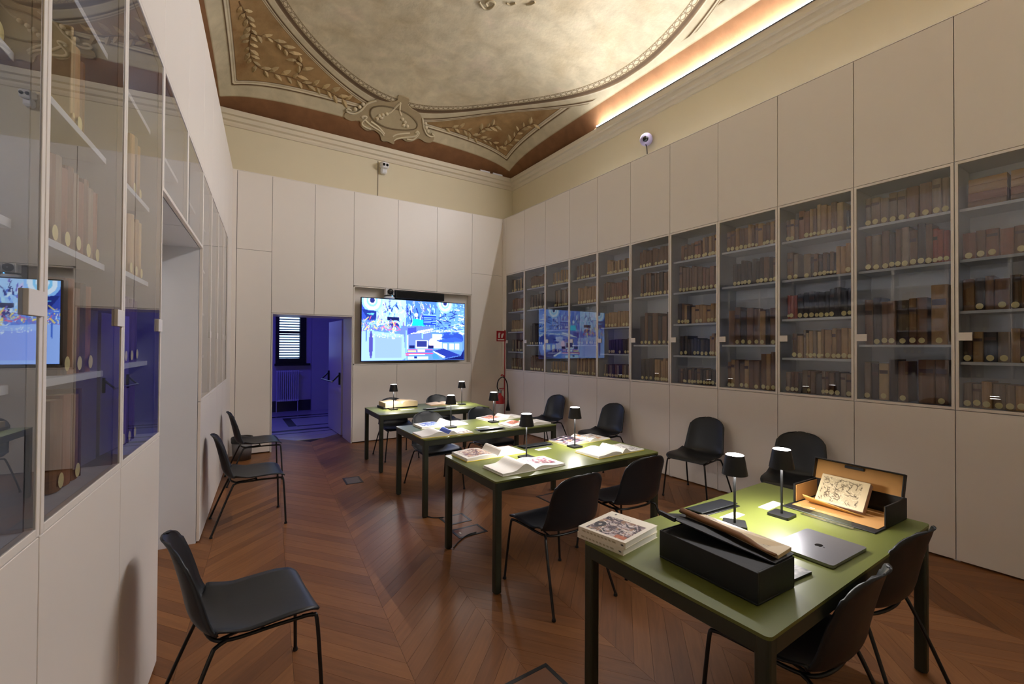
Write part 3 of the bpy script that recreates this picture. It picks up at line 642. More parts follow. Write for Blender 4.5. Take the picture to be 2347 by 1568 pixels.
# ------------------------------------------------------------------ television, camera, soundbar
def tv_picture():
    R = Ras(208, 118, (110, 150, 235)); r = np.random.default_rng(3)
    W_, LB_, MBl, DB, CY_ = (235, 245, 255), (160, 205, 255), (90, 130, 230), (38, 52, 140), (40, 225, 250)
    R.rect(0, 0, .14, .35, (70, 95, 190)); R.rect(.13, 0, .40, .42, (185, 220, 255)); R.rect(.40, 0, .70, .42, (95, 140, 235)); R.rect(.70, 0, 1, .5, (120, 165, 245))
    for i in range(230):      # crowded shelves
        x, y = r.uniform(.13, .70), r.uniform(.0, .40); c = [W_, LB_, MBl, DB, (225, 205, 255), (200, 240, 255), (120, 110, 200)][r.integers(7)]
        R.line(x, y, x+r.normal()*.012, y+r.uniform(.02, .09), r.uniform(.003, .011), c, .85)
    for i in range(120):
        x, y = r.uniform(.72, 1.0), r.uniform(.0, .42); R.line(x, y, x+r.normal()*.03, y+r.normal()*.03, r.uniform(.003, .012), [W_, LB_, DB, MBl][r.integers(4)], .85)
    for cx, cy, k in ((.09, .03, 1.0), (.79, .01, .9)):
        for rr, c in ((.092, LB_), (.075, W_), (.05, (150, 215, 250)), (.033, W_), (.022, (52, 62, 130))): R.ell(cx, cy, rr*k, rr*k*2.1, c)
    R.poly([(0, .18), (.13, .2), (.13, .33), (.06, .36)], (48, 66, 150)); R.poly([(.04, .25), (.11, .23), (.1, .27)], (120, 200, 255))
    R.rect(.225, .285, .335, .35, (36, 44, 100)); R.ell(.285, .42, .05, .05, (52, 68, 150)); R.line(.285, .36, .285, .5, .008, W_)
    R.poly([(.47, .30), (.585, .315), (.575, .42), (.455, .41)], CY_); R.poly([(.56, .22), (.70, .22), (.70, .40), (.57, .40)], (48, 84, 205)); R.rect(.57, .22, .70, .235, LB_)
    for i in range(4): R.line(.575, .27+.03*i, .695, .275+.03*i, .004, LB_)
    R.ell(.5, .235, .015, .035, W_)
    R.poly([(.33, .50), (.38, .43), (.64, .42), (.66, .75), (.40, .78), (.33, .6)], (120, 140, 225))
    R.poly([(.42, .46), (.5, .44), (.5, .56), (.42, .56)], (84, 92, 190))
    for i in range(150):      # toys along the left
        x, y = r.uniform(.0, .32), r.uniform(.34, .53); c = [W_, LB_, (255, 230, 120), (230, 110, 150), (140, 120, 210), (90, 120, 220)][r.integers(6)]
        R.line(x, y, x+r.normal()*.02, y+r.normal()*.03, r.uniform(.003, .010), c, .85)
    R.poly([(.0, .53), (.09, .52), (.38, .57), (.40, .96), (.36, 1), (0, 1)], (168, 196, 252)); R.poly([(.12, .6), (.36, .62), (.36, .95), (.12, .95)], (154, 176, 246))
    for i in range(40): x = r.uniform(.08, .37); R.ell(x, .55+.12*(x-.08)+r.uniform(0, .07), .004, .008, W_, .8)
    R.ell(.082, .74, .017, .22, (92, 88, 170)); R.ell(.04, .6, .006, .1, (90, 130, 220))
    R.rect(.415, .58, .425, .82, W_); R.rect(.40, .5, .41, 1, LB_)
    R.line(.52, .52, .66, .47, .016, W_); R.line(.56, .52, .56, .62, .014, LB_); R.line(.45, .55, .58, .52, .008, W_)
    for i in range(30):
        a0 = i/30; R.line(.57+.4*a0, .60-.12*math.sin(PI*(.15+.6*a0)), .57+.4*(a0+.04), .60-.12*math.sin(PI*(.15+.6*(a0+.04))), .006, W_)
    R.rect(.66, .55, .76, .80, (205, 215, 255)); R.ell(.655, .70, .03, .07, (255, 225, 250))
    R.rect(.495, .665, .615, .80, W_); R.rect(.503, .675, .607, .77, (58, 66, 140)); R.rect(.43, .745, .485, .80, (40, 46, 110)); R.rect(.615, .745, .675, .80, (44, 46, 110))
    R.rect(.42, .815, .665, .825, (230, 90, 130)); R.rect(.42, .825, .665, .87, (90, 120, 220)); R.rect(.42, .83, .5, .86, (230, 225, 150)); R.rect(.515, .815, .585, .855, W_)
    R.rect(.40, .875, .67, .89, (220, 80, 140)); R.rect(.42, .895, .585, .91, W_); R.rect(.40, .90, .43, .92, (220, 60, 130)); R.rect(.42, .935, .62, .99, (200, 235, 255)); R.rect(.48, .94, .51, .97, DB)
    R.poly([(.80, .52), (.97, .53), (.99, .62), (.99, .66), (.75, .62)], (62, 92, 185)); R.poly([(.70, .66), (.90, .60), (.98, .64), (.98, .68), (.74, .69)], (70, 104, 200))
    R.rect(.76, .70, .98, .84, (130, 165, 245))
    for x in (.77, .84, .90): R.rect(x, .71, x+.045, .82, (225, 240, 255))
    R.poly([(.67, .84), (.78, .80), (.96, .92), (.80, .97)], (52, 68, 160)); R.poly([(.665, .85), (.685, .85), (.80, .945), (.775, .965)], W_); R.poly([(.74, 1), (.96, .93), (1, .80), (1, 1)], (30, 38, 110)); R.poly([(.66, .90), (.70, .88), (.74, .98), (.67, .98)], (80, 150, 240))
    for i in range(70):
        x, y = r.uniform(.72, 1.0), r.uniform(.42, .56); R.line(x, y, x+r.normal()*.04, y+r.normal()*.02, r.uniform(.003, .010), [W_, LB_, MBl, (60, 90, 200)][r.integers(4)], .8)
    R.a = 255*np.clip(R.a/255, 0, 1)**1.2*np.array([.93, .97, 1.0]); return R.a
TX0, TX1, TZ0, TZ1 = 1.872, 3.788, 1.335, 2.412
t = thing('television', 'large flat television showing a bluish cluttered room', 'television', ((TX0+TX1)/2, YC-.03, TZ0)); hw = (TX1-TX0)/2; hh = TZ1-TZ0
MB().bbox(-hw, hw, 0, .045, 0, hh, .004).build('housing', M_BLACK, t)
MB().bbox(-hw*.5, hw*.5, .045, .155, hh*.2, hh*.8, .01).build('wall_mount', M_BLACK, t)
pic_mesh('screen', tv_picture(), lambda u, v: (-hw+.012+(2*hw-.024)*u, -.001, .014+(hh-.028)*v), screen_mat(), t)
t = thing('video_camera', 'white video camera on top of the television', 'camera', (2.345, YC-.02, TZ1+.001))
MB().lathe([(.09, 0), (.092, .01), (.085, .03)], 20, closed=True).build('base', M_WHITE, t)
MB().lathe([(.083, .03), (.083, .048)], 20, closed=True).build('band', M_BLACK, t)
b = MB(); b.bbox(-.075, -.05, -.05, .05, .048, .168, .01); b.bbox(.05, .075, -.05, .05, .048, .168, .01); b.bbox(-.05, .05, -.03, .05, .048, .165, .01); b.build('yoke', M_WHITE, t)
b = MB(); b.lathe([(.01, .0), (.045, .0), (.05, .02), (.05, .03)], 18, M=Matrix.Translation((.01, -.06, .115)) @ Matrix.Rotation(-PI/2, 4, 'X')); b.build('lens', M_BLACK, t)
MB().bbox(.02, .032, -.089, -.082, .033, .043, .001).build('status_light', emit('blue status light', (.1, .4, 1), 6), t)
t = thing('soundbar', 'long black soundbar above the television', 'speaker', (2.90, YC-.02, TZ1+.012))
MB().bbox(-.455, .455, -.03, .06, 0, .135, .006).build('housing', M_BLACK, t); MB().box(-.44, .44, -.032, -.0305, .01, .125).build('grille', mat('black speaker cloth', (8, 8, 9), .9, var=.3, scale=200), t)

# ------------------------------------------------------------------ tables
TL, TWD, THT = 1.575, .81, .73
TABS = {1: (2.157, 1.124, .02), 2: (2.256, 2.859, -.006), 3: (2.342, 4.321, 0.0), 4: (2.432, 5.985, -.025)}
tword = {1: 'nearest the camera, with two black archive boxes', 2: 'second from the camera, with four open books', 3: 'third from the camera', 4: 'nearest the television'}
def make_table():
    t = thing('reading_table', 'x', 'table', (0,0,0), 0, 'olive reading tables in a row')
    MB().prism(rrect(TL, TWD, .02), THT-.012, THT, 0, smooth=False).build('tabletop', M_TABLE, t)
    b = MB(); h, w = TL/2-.003, TWD/2-.003
    b.bbox(-h+.04, h-.04, -w, -w+.025, THT-.068, THT-.0122, .003); b.bbox(-h+.04, h-.04, w-.025, w, THT-.068, THT-.0122, .003)
    b.bbox(-h, -h+.025, -w+.04, w-.04, THT-.068, THT-.0122, .003); b.bbox(h-.025, h, -w+.04, w-.04, THT-.068, THT-.0122, .003)
    b.build('apron', M_FRAME, t)
    lg = MB(); lg.prism(rrect(.05, .05, .012), 0.008, THT-.0122); me = lg.mesh('leg', M_FRAME)
    gl = MB(); gl.lathe([(.018, 0), (.018, .008)], 10, closed=True); gme = gl.mesh('foot', M_BLACK)
    for sx in (-1, 1):
        for sy in (-1, 1):
            l = link('leg', me, t, (sx*(TL/2-.028), sy*(TWD/2-.028), 0)); link('foot', gme, l)
    return t
tp = make_table()
for k in (1, 2, 3, 4):
    t = tp if k == 1 else copy_tree(tp)
    t.location = (TABS[k][0], TABS[k][1], 0); t.rotation_euler = (0, 0, TABS[k][2]); t['label'] = 'olive green reading table '+tword[k]

# ------------------------------------------------------------------ chairs
def make_chair():
    t = thing('shell_chair', 'x', 'chair', (0,0,0), 0, 'black shell chairs')
    prof = [(.268, .416), (.258, .430), (.23, .442), (.16, .445), (.06, .438), (-.04, .432), (-.11, .434), (-.155, .447), (-.185, .475), (-.203, .52), (-.215, .58), (-.23, .65), (-.247, .72), (-.262, .775), (-.276, .805), (-.29, .82)]
    pc = catmull([(0, y, z) for y, z in prof], 3); n = len(pc); nu = 17; vs = []; L = [0]
    for i in range(1, n): L.append(L[-1]+(pc[i]-pc[i-1]).length)
    T = L[-1]
    def halfw(a):        # a: arc position 0 front .. T top
        f = a/T
        w = np.interp(f, [0, .12, .3, .48, .56, .66, .8, .93, 1.0], [.222, .236, .238, .232, .222, .212, .202, .19, .178])
        r0, r1 = .05, .11
        if a < r0: w -= r0*(1-math.sqrt(max(0, 1-((r0-a)/r0)**2)))
        if a > T-r1: w -= r1*.98*(1-math.sqrt(max(0, 1-((a-T+r1)/r1)**2)))
        return w
    for i, p in enumerate(pc):
        tdir = (pc[min(i+1, n-1)]-pc[max(i-1, 0)]).normalized(); nrm = Vector((0, -tdir.z, tdir.y))
        if nrm.z < 0 and nrm.y < 0: nrm = -nrm
        f = L[i]/T; hw_ = halfw(L[i]); cur = np.interp(f, [0, .15, .35, .5, .6, .8, 1], [.004, .012, .022, .06, .062, .05, .03])
        k_ = min(1, max(0, (tdir.z-.1)/.6)); up = Vector((0, k_, 1-k_))
        for j in range(nu):
            u = -1+2*j/(nu-1); q = p+up*(cur*abs(u)**2.4)-Vector((0, 0, .012*u*u if f > .9 else 0)); vs.append((u*hw_, q.y, q.z))
    fs = [(i*nu+j, i*nu+j+1, (i+1)*nu+j+1, (i+1)*nu+j) for i in range(n-1) for j in range(nu-1)]
    b = MB(); b.add(vs, fs, 0, True); o = b.build('shell', M_BLACK, t)
    md = o.modifiers.new('thickness', 'SOLIDIFY'); md.thickness = .009; md.offset = 0
    fr = MB()
    fr.tube(catmull([(-.19, .245, .405), (-.19, .1, .412), (-.175, -.06, .408), (-.13, -.125, .412), (0, -.145, .414), (.13, -.125, .412), (.175, -.06, .408), (.19, .1, .412), (.19, .245, .405)], 4), .008, 8)
    fr.tube([(-.185, .05, .41), (.185, .05, .41)], .008, 8); fr.tube([(-.15, -.1, .41), (-.12, .05, .41)], .006, 6); fr.tube([(.15, -.1, .41), (.12, .05, .41)], .006, 6)
    fr.build('underframe', M_TUBE, t)
    for sx in (-1, 1):
        for pts, foot in (([(sx*.19, .2, .41), (sx*.197, .243, .405), (sx*.205, .258, .385), (sx*.225, .268, .2), (sx*.243, .275, .012)], (sx*.243, .275)),
                          ([(sx*.165, -.07, .408), (sx*.185, -.115, .402), (sx*.2, -.135, .38), (sx*.228, -.21, .2), (sx*.252, -.282, .012)], (sx*.252, -.282))):
            c = catmull(pts, 4); l = MB().tube(c, .0085, 8).build('leg', M_TUBE, t)
            fb = MB(); fb.lathe([(.012, 0), (.013, .006), (.010, .018)], 10, M=Matrix.Translation((foot[0], foot[1], 0)), closed=True); fb.build('foot', M_BLACK, l)
    return t
# position, direction the sitter faces (0 = away from the camera along the room)
R_ = math.radians
CH_ = [((.075, 2.315), -84, 'black shell chair in the left foreground, turned to the tables'), ((.185, 4.70), -88, 'black shell chair by the left wall, second from the camera'),
       ((.30, 6.19), -88, 'black shell chair by the left wall, beside the waste bin'),
       ((1.875, 2.335), 0, 'black shell chair at the near side of the second table, left one'), ((2.60, 2.42), -3, 'black shell chair at the near side of the second table, right one'),
       ((1.95, .885), 2, 'black shell chair at the near edge of the nearest table, bottom of photo'), ((2.59, .92), -4, 'black shell chair at the near right corner of the nearest table'),
       ((2.02, 4.76), 180, 'black shell chair behind the third table, left one'), ((2.76, 4.80), 180, 'black shell chair behind the third table, right one'),
       ((2.10, 6.36), 180, 'black shell chair behind the table nearest the television, behind the thick old book'), ((2.86, 6.42), 180, 'black shell chair behind the table nearest the television, middle of its far side'),
       ((4.31, 5.65), 97, 'black shell chair by the right wall, farthest from the camera'), ((4.31, 4.40), 95, 'black shell chair by the right wall, second farthest'),
       ((4.30, 2.96), 98, 'black shell chair by the right wall, second nearest'), ((4.25, 1.95), 105, 'black shell chair by the right wall, behind the lit table lamp')]
cp = make_chair()
for i, ((x, y), a, lab) in enumerate(CH_):
    c = cp if i == 0 else copy_tree(cp)
    c.location = (x, y, 0); c.rotation_euler = (0, 0, R_(a)); c['label'] = lab

# ------------------------------------------------------------------ table lamps
def make_lamp():
    t = thing('table_lamp', 'x', 'lamp', (0,0,0), 0, 'black cordless table lamps')
    MB().prism(rrect(.102, .102, .008, 3), 0, .013).build('base', M_TUBE, t)
    MB().tube([(0, 0, .013), (0, 0, .25)], .0058, 10).build('stem', M_TUBE, t)
    b = MB(); b.lathe([(.059, .25), (.043, .341), (.0415, .345)], 28); b.lathe([(.0405, .3435), (.0415, .339), (.0575, .251)], 28); b.lathe([(.0575, .251), (.059, .25)], 28); b.build('shade', M_TUBE, t)
    MB().lathe([(.0412, .3445), (.038, .3465), (.001, .3470)], 28).build('top_diffuser', emit('lamp top glow', (1, .95, .9), 14.0), t)
    MB().lathe([(.047, .285), (.001, .285)], 24).build('reflector', emit('lamp glow', (1, .88, .72), 3.0), t)
    d = bpy.data.lights.new('bulb', 'AREA'); d.shape = 'DISK'; d.size = .085; d.energy = LAMP_W; d.color = (1.0, .96, .92); d.spread = R_(180)
    link('bulb', d, t, (0, 0, .2535))
    return t
LAMPS = [((2.108, 1.245), 'black table lamp beside the black archive box on the nearest table', 35), ((2.435, 1.185), 'black table lamp in the middle of the nearest table', 2), ((1.983, 2.862), 'black table lamp between the two left open books of the second table', 2),
         ((2.561, 2.958), 'black table lamp between the two right open books of the second table', 0), ((2.034, 4.361), 'black table lamp on the left half of the third table', 0), ((2.594, 4.41), 'black table lamp on the right half of the third table', 0),
         ((1.934, 5.985), 'black table lamp in front of the thick old book', 0), ((2.975, 6.0), 'black table lamp at the right end of the table nearest the television', 0)]
lp_ = make_lamp()
for i, ((x, y), lab, a) in enumerate(LAMPS):
    l = lp_ if i == 0 else copy_tree(lp_)
    l.location = (x, y, THT); l.rotation_euler = (0, 0, R_(a)); l['label'] = lab

# ------------------------------------------------------------------ open books
PALS = {'pal1': [(238, 224, 205), (196, 150, 120), (120, 80, 90), (220, 180, 150), (90, 70, 80)], 'blue': [(60, 80, 160), (230, 235, 245), (90, 120, 200), (240, 240, 250)], 'plum': [(120, 60, 80), (225, 190, 180), (180, 130, 130), (80, 50, 60), (240, 225, 215)],
        'dark': [(50, 46, 60), (230, 225, 225), (130, 110, 130), (200, 140, 110), (20, 20, 30)], 'red': [(190, 100, 70), (120, 60, 70), (230, 200, 170), (70, 60, 110)], 'grey': [(200, 195, 190), (120, 115, 115), (235, 230, 225), (80, 80, 85)]}
def page_h(tt, p):
    out, hump, t0, wd = p
    return (out+hump*math.exp(-((tt-t0)/wd)**2)*(1 if tt > t0 else 1))*(1-math.exp(-(tt+.012)/.05))+.002
def open_book(label, x, y, rot, hw=.27, dp=.26, left=(.014, .02, .3, .3), right=(.012, .02, .25, .3), cover=(235, 232, 225), pics=(), page=None, zt=THT, name='open_book', cov=.004):
    t = thing(name, label, 'book', (x, y, zt), R_(rot), 'open books on the reading tables'); pg = page or M_PAGE
    cm = mat('cover %d %d %d' % cover, cover, .45)
    MB().bbox(-hw-.005, hw+.005, -dp/2-.004, dp/2+.004, 0, cov, .001).build('cover', cm, t)
    for sgn, p, nm in ((-1, left, 'left_pages'), (1, right, 'right_pages')):
        n = 26; pts = [((i/n)*hw*sgn, cov+page_h(i/n, p)) for i in range(n+1)]
        b = MB(); vs = [(px_, -dp/2, z) for px_, z in pts]+[(px_, dp/2, z) for px_, z in pts]+[(px_, -dp/2, cov) for px_, z in pts]+[(px_, dp/2, cov) for px_, z in pts]
        m = n+1; fs = []
        for i in range(n):
            q = [(i, i+1, m+i+1, m+i), (2*m+i, 2*m+i+1, i+1, i), (3*m+i+1, 3*m+i, m+i, m+i+1)]
            fs += q if sgn > 0 else [tuple(reversed(f)) for f in q]
        e = [(n, 2*m+n, 3*m+n, m+n)]; fs += e if sgn > 0 else [tuple(reversed(e[0]))]
        b.add(vs, fs, 0, False); b.build(nm, pg, t)
    for side, a0, a1, d0, d1, arr in pics:
        p = left if side < 0 else right
        def fn(u, v, p=p, side=side, a0=a0, a1=a1, d0=d0, d1=d1):
            tt = a0+(a1-a0)*(u if side > 0 else 1-u); return (side*tt*hw, (d0+(d1-d0)*v-.5)*dp, cov+page_h(tt, p)+.0012)
        pic_mesh('picture', arr, fn, print_mat(), t)
    return t
def textpage(seed, w=40, h=40, bg=(238, 233, 226)):
    R = Ras(w, h, bg)
    for i in range(6): R.rect(.1, .2+.08*i, .85, .225+.08*i, (190, 186, 182))
    return R.a
flat, mid_, big = (.010, .012, .3, .35), (.012, .03, .3, .25), (.010, .055, .22, .16)
open_book('open art book with curled pages on the far left of the second table', 1.80, 3.125, 1, left=(.02, .008, .4, .3), right=(.006, .05, .17, .13), cover=(232, 205, 40), pics=[(-1, .1, .88, .12, .92, art(1, PALS['pal1'], n=90))])
open_book('open art book with plum picture on the near left of the second table', 1.835, 2.668, 1, left=(.012, .042, .3, .22), right=(.008, .014, .25, .3), pics=[(1, .15, .86, .22, .95, art(2, PALS['plum'], n=80))])
open_book('open magazine-like book with dark photographs on the far right of the second table', 2.785, 3.145, 3, left=(.010, .014, .3, .3), right=(.006, .022, .2, .2), cover=(225, 215, 120), pics=[(-1, .08, .99, .02, .98, art(3, PALS['dark'], n=90)), (1, .08, .95, .06, .96, art(4, PALS['grey']+[(200, 140, 80)], n=40))])
open_book('open book with blank white page on the near right of the second table', 2.705, 2.675, 2, left=(.014, .016, .35, .3), right=(.006, .034, .16, .14), cover=(225, 205, 60), pics=[(1, .12, .5, .1, .9, art(5, [(240, 238, 235), (190, 110, 70), (80, 50, 50)], n=12)), (1, .55, .97, .05, .95, art(6, PALS['grey'], n=30))])
open_book('open book with blue picture on the far left of the third table', 2.005, 4.555, 0, left=(.014, .006, .3, .3), right=(.006, .045, .18, .14), pics=[(-1, .12, .85, .15, .9, art(7, PALS['blue'], n=60))])
open_book('open book with yellow cover on the near left of the third table', 1.826, 4.09, -1, left=(.014, .03, .35, .25), right=(.006, .034, .17, .14), cover=(236, 214, 40), pics=[(1, .02, .22, .05, .95, art(8, [(40, 60, 140), (60, 90, 180)], n=10)), (1, .4, .95, .06, .94, art(9, PALS['pal1'], n=40))])
open_book('open book with red picture on the far right of the third table', 2.82, 4.625, 5, left=(.01, .012, .3, .3), right=(.006, .03, .2, .15), pics=[(-1, .12, .85, .15, .9, art(10, PALS['red'], n=70))])
open_book('open book with small picture on the near right of the third table', 2.83, 4.12, 2, left=(.012, .022, .4, .3), right=(.01, .02, .3, .3), pics=[(-1, .25, .75, .3, .85, art(11, PALS['red'], n=40)), (1, .1, .9, .1, .9, textpage(1))])
open_book('thin open old book on the right of the table nearest the television', 2.74, 6.19, -4, hw=.21, dp=.26, left=(.010, .008, .3, .3), right=(.010, .008, .3, .3), cover=(176, 130, 80), page=mat('pinkish old paper', (222, 196, 168), .7, var=.06))
bk = open_book('thick old open book with yellowed pages on a black book rest', 2.075, 6.205, 3, hw=.235, dp=.27, left=(.065, .012, .35, .3), right=(.065, .012, .35, .3), cover=(70, 52, 36), page=M_OLDPAGE, zt=THT+.015)
t = thing('book_rest', 'flat black book rest under the thick old book', 'book rest', (2.075, 6.205, THT), R_(3)); MB().bbox(-.235, .235, -.135, .135, 0, .0145, .003).build('pad', M_BOXB, t); MB().bbox(-.26, -.246, -.135, .135, 0, .03, .002).build('edge', M_BOXB, t)

# ------------------------------------------------------------------ cable flaps, cards
def flap(label, x, y, rot, open_=True):
    t = thing('cable_flap', label, 'cable flap', (x, y, THT), R_(rot), 'black cable flaps in the tables')
    MB().bbox(-.155, .155, -.062, .062, 0, .004, .001).build('frame', M_TUBE, t)
    M = Matrix.Translation((0, .05, .004)) @ Matrix.Rotation(R_(-4 if open_ else -2), 4, 'X')
    MB().bbox(-.15, .15, -.10, .0, 0, .006, .001, M=M).build('lid', M_BLACK, t)
flap('black cable flap with raised lid on the nearest table', 2.228, 1.444, -3); flap('black cable flap on the second table', 2.291, 3.174, 0); flap('black cable flap on the third table', 2.338, 4.045, 1); flap('black cable flap on the table nearest the television', 2.436, 5.745, 3)
def card(label, x, y, rot, w=.145, d=.055, z=THT):
    t = MB().bbox(-w/2, w/2, -d/2, d/2, 0, .0012, .0003).build('paper_card', M_PAGE, None, (x, y, z), R_(rot)); tag(t, label, 'card', 'white cards on the tables')
card('white card behind the lamp beside the black archive box', 2.21, 1.318, 2); card('white card left of the open archive box, behind the middle lamp', 2.54, 1.293, 2, .17)
card('white card in the middle of the second table', 2.279, 3.038, 3); card('white card in the middle of the third table', 2.338, 4.194, -1)
card('white card in front of the thick old book', 2.105, 5.905, 1, .19); card('white card beside the thin open old book', 2.787, 5.93, -2, .19)
card('white card on the cable flap nearest the television', 2.40, 5.76, 4, .16, .04, THT+.0125)

# ------------------------------------------------------------------ things on the nearest table
def cover_pic():
    R = Ras(140, 120, (232, 224, 208)); a = art(21, [(70, 56, 66), (205, 190, 190), (120, 100, 104), (40, 34, 40), (160, 120, 90), (225, 214, 205)], 112, 84, 160, (84, 66, 70))
    R.a[8:92, 12:124] = a; R.rect(.09, .07, .3, .2, (196, 90, 40), .7); R.ell(.78, .35, .1, .13, (36, 32, 38)); R.ell(.78, .35, .03, .04, (190, 180, 170))
    for i in range(4): R.rect(.45+.05*i, .83, .48+.05*i, .845, (150, 140, 130))
    R.rect(.82, .88, .85, .93, (60, 56, 54)); return R.a
for i, (dx, rr, lab) in enumerate(((.0, 9, 'cream paperback, lower of the stack at the corner of the nearest table'), (.004, 11, 'cream paperback with collage cover, on top of the corner stack'))):
    t = thing('paperback_book', lab, 'book', (1.515+dx, 1.452, THT+.026*i), R_(rr), 'stacked cream paperbacks')
    w, d = .27, .245
    MB().bbox(-w/2+.002, w/2-.004, -d/2+.002, d/2-.003, .002, .024, .0005).build('pages', M_PAGE, t)
    b = MB(); b.box(-w/2, w/2, -d/2, d/2, 0, .002); b.box(-w/2, w/2, -d/2, d/2, .0238, .0258); b.box(-w/2, -w/2+.002, -d/2, d/2, .002, .0238)
    b.build('cover', mat('cream paper cover', (228, 218, 198), .4), t)
    if i: pic_mesh('cover_print', cover_pic(), lambda u, v: (w/2-w*v, -d/2+d*u, .0261), print_mat(), t)
    sp = Ras(40, 8, (228, 218, 198))
    for q in range(9): sp.rect(.1+.08*q, .35, .155+.08*q, .65, (170, 155, 120))
    sp.rect(.9, .3, .95, .7, (60, 50, 46))
    pic_mesh('spine_print', sp.a, lambda u, v: (-w/2-.0004, d/2-d*u, .001+.024*v), print_mat(), t)
# closed black archive box with a tilted book cradle
t = thing('archive_box', 'worn black archive box at the near edge of the nearest table', 'box', (1.635, 1.015, THT), R_(-1.5))
b = MB(); b.bbox(-.118, .118, -.206, .206, 0, .008, .002)
for x0, x1, y0, y1 in ((-.118, -.110, -.206, .206), (.110, .118, -.206, .206), (-.110, .110, -.206, -.198), (-.110, .110, .198, .206)): b.bbox(x0, x1, y0, y1, .0078, .112, .0015)
b.build('body', M_BOXB, t); MB().bbox(-.1095, .1095, -.1975, .1975, .104, .110, .001).build('inner_lid', M_BOXB, t)
BO = Vector((1.635, 1.015, THT))
def slab4(b, c, th, mi=0):
    """a board given by its four lower corners"""
    lo = [Vector(p)-BO for p in c]; n = (lo[1]-lo[0]).cross(lo[2]-lo[0]).normalized(); n = n if n.z > 0 else -n
    hi = [p+n*th for p in lo]; fs = [(0, 1, 2, 3), (7, 6, 5, 4), (0, 4, 5, 1), (1, 5, 6, 2), (2, 6, 7, 3), (3, 7, 4, 0)]
    b.add(lo+hi, [tuple(reversed(f)) for f in fs], mi); return hi
bt = MB(); slab4(bt, [(1.556, 1.245, .893), (1.622, .812, .8432), (1.758, .812, .8436), (1.76, 1.24, .852)], .005)
slab4(bt, [(1.550, 1.25, .893), (1.553, 1.175, .884), (1.565, 1.175, .884), (1.562, 1.25, .893)], .016)
bo_ = bt.build('tilted_board', M_BOXB, t, None); bo_.matrix_local = Matrix.Rotation(R_(1.5), 4, 'Z')
t2 = thing('engraving_book', 'old open book with engraving lying on the black archive box', 'book', BO, 0)
def engraving(seed, w=110, h=76):
    """fine figures and hatching on aged paper"""
    r = np.random.default_rng(seed); R = Ras(w, h, (206, 188, 152)); ink, pale = (92, 76, 56), (222, 206, 172)
    Y, X = np.mgrid[0:h, 0:w]; R.a[(X+Y) % 4 == 0] = (176, 156, 122)
    for i in range(170):
        x, y = r.random(2); c = ink if r.random() < .55 else pale; a = r.uniform(0, PI); l = r.uniform(.03, .12)
        px_, py_ = x, y
        for k in range(4):
            a += r.normal()*.6; nx_, ny_ = px_+l*.4*math.cos(a), py_+l*.55*math.sin(a); R.line(px_, py_, nx_, ny_, r.uniform(.005, .016), c, .75); px_, py_ = nx_, ny_
    m = (R.X < .05)|(R.X > .88)|(R.Y < .07)|(R.Y > .92); R.a[m] = (216, 196, 158); return R.a
b = MB(); hi = slab4(b, [(1.662, 1.2, .873), (1.660, .820, .849), (1.755, .820, .856), (1.758, 1.17, .862)], .013); b.build('page_block', M_OLDPAGE, t2)
pic_mesh('engraved_page', engraving(5), lambda u, v: (hi[1]*u+hi[0]*(1-u))*v+(hi[2]*u+hi[3]*(1-u))*(1-v)+Vector((0, 0, .001)), print_mat(), t2)
cb = MB(); n = 8; cv = []
for q in range(n+1):
    for y in np.linspace(.822, 1.215, 13):
        f = min(1, max(0, (y-.865)/.075)); a_ = (1.2-y)/(1.2-.82); base = (hi[1]*a_+hi[0]*(1-a_)) if 0 <= a_ <= 1 else (hi[0] if a_ < 0 else hi[1]); base = Vector((base.x, y-BO.y, base.z))
        cv.append(base+Vector((-.018*math.sin(q/n*PI)-.004*q/n, 0, 0.003+.021*f*(q/n))))
cb.add(cv, [(i*13+j, i*13+j+1, (i+1)*13+j+1, (i+1)*13+j) for i in range(n) for j in range(12)], 0, True)
o = cb.build('raised_leaf', mat('brown aged leaf', (120, 78, 36), .7, var=.2, scale=20), t2); md = o.modifiers.new('thickness', 'SOLIDIFY'); md.thickness = .003
# open archive box with a propped book
t = thing('archive_box', 'open black archive box with tan lining at the far end of the nearest table', 'box', (2.80, 1.035, THT), R_(-92))
# local: front (towards the camera side) is -y, x from -.21 to .21
b = MB(); b.bbox(-.212, .212, -.225, .14, 0, .006, .002); b.bbox(-.212, -.204, -.11, .14, .006, .108, .0015); b.bbox(.204, .212, -.11, .14, .006, .108, .0015); b.bbox(-.204, .204, .132, .14, .006, .108, .0015)
b.build('body', M_BOXB, t)
b = MB(); b.bbox(-.19, .2, -.165, .131, .0062, .009, .0008); b.bbox(-.203, -.2005, -.10, .131, .009, .1, .0005); b.bbox(.2005, .203, -.10, .131, .009, .1, .0005); b.build('lining', M_TANBOARD, t)
Ml = Matrix.Translation((0, .118, .112)) @ Matrix.Rotation(R_(-17), 4, 'X')        # lid standing open, leaning back a little
b = MB(); b.bbox(-.206, .206, 0, .006, -.004, .115, .0012, M=Ml); b.bbox(-.206, .206, -.03, .0, .109, .115, .001, M=Ml); b.bbox(-.2085, -.2035, -.03, .006, .0, .115, .001, M=Ml); b.bbox(.2035, .2085, -.03, .006, .0, .115, .001, M=Ml)
b.build('lid', M_BOXB, t)
MB().bbox(-.203, .203, -.003, -.0008, .0, .108, .0005, M=Ml).build('lid_lining', M_TANBOARD, t)
MB().bbox(-.06, .03, -.016, -.0035, .088, .103, .001, M=Ml).build('lid_clip', M_BOXB, t)
t2 = thing('engraving_book', 'old book with engraved title page propped up in the open archive box', 'book', (2.80, 1.035, THT), R_(-92))
Mk = Matrix.Translation((-.018, -.05, .030)) @ Matrix.Rotation(R_(-35), 4, 'X')
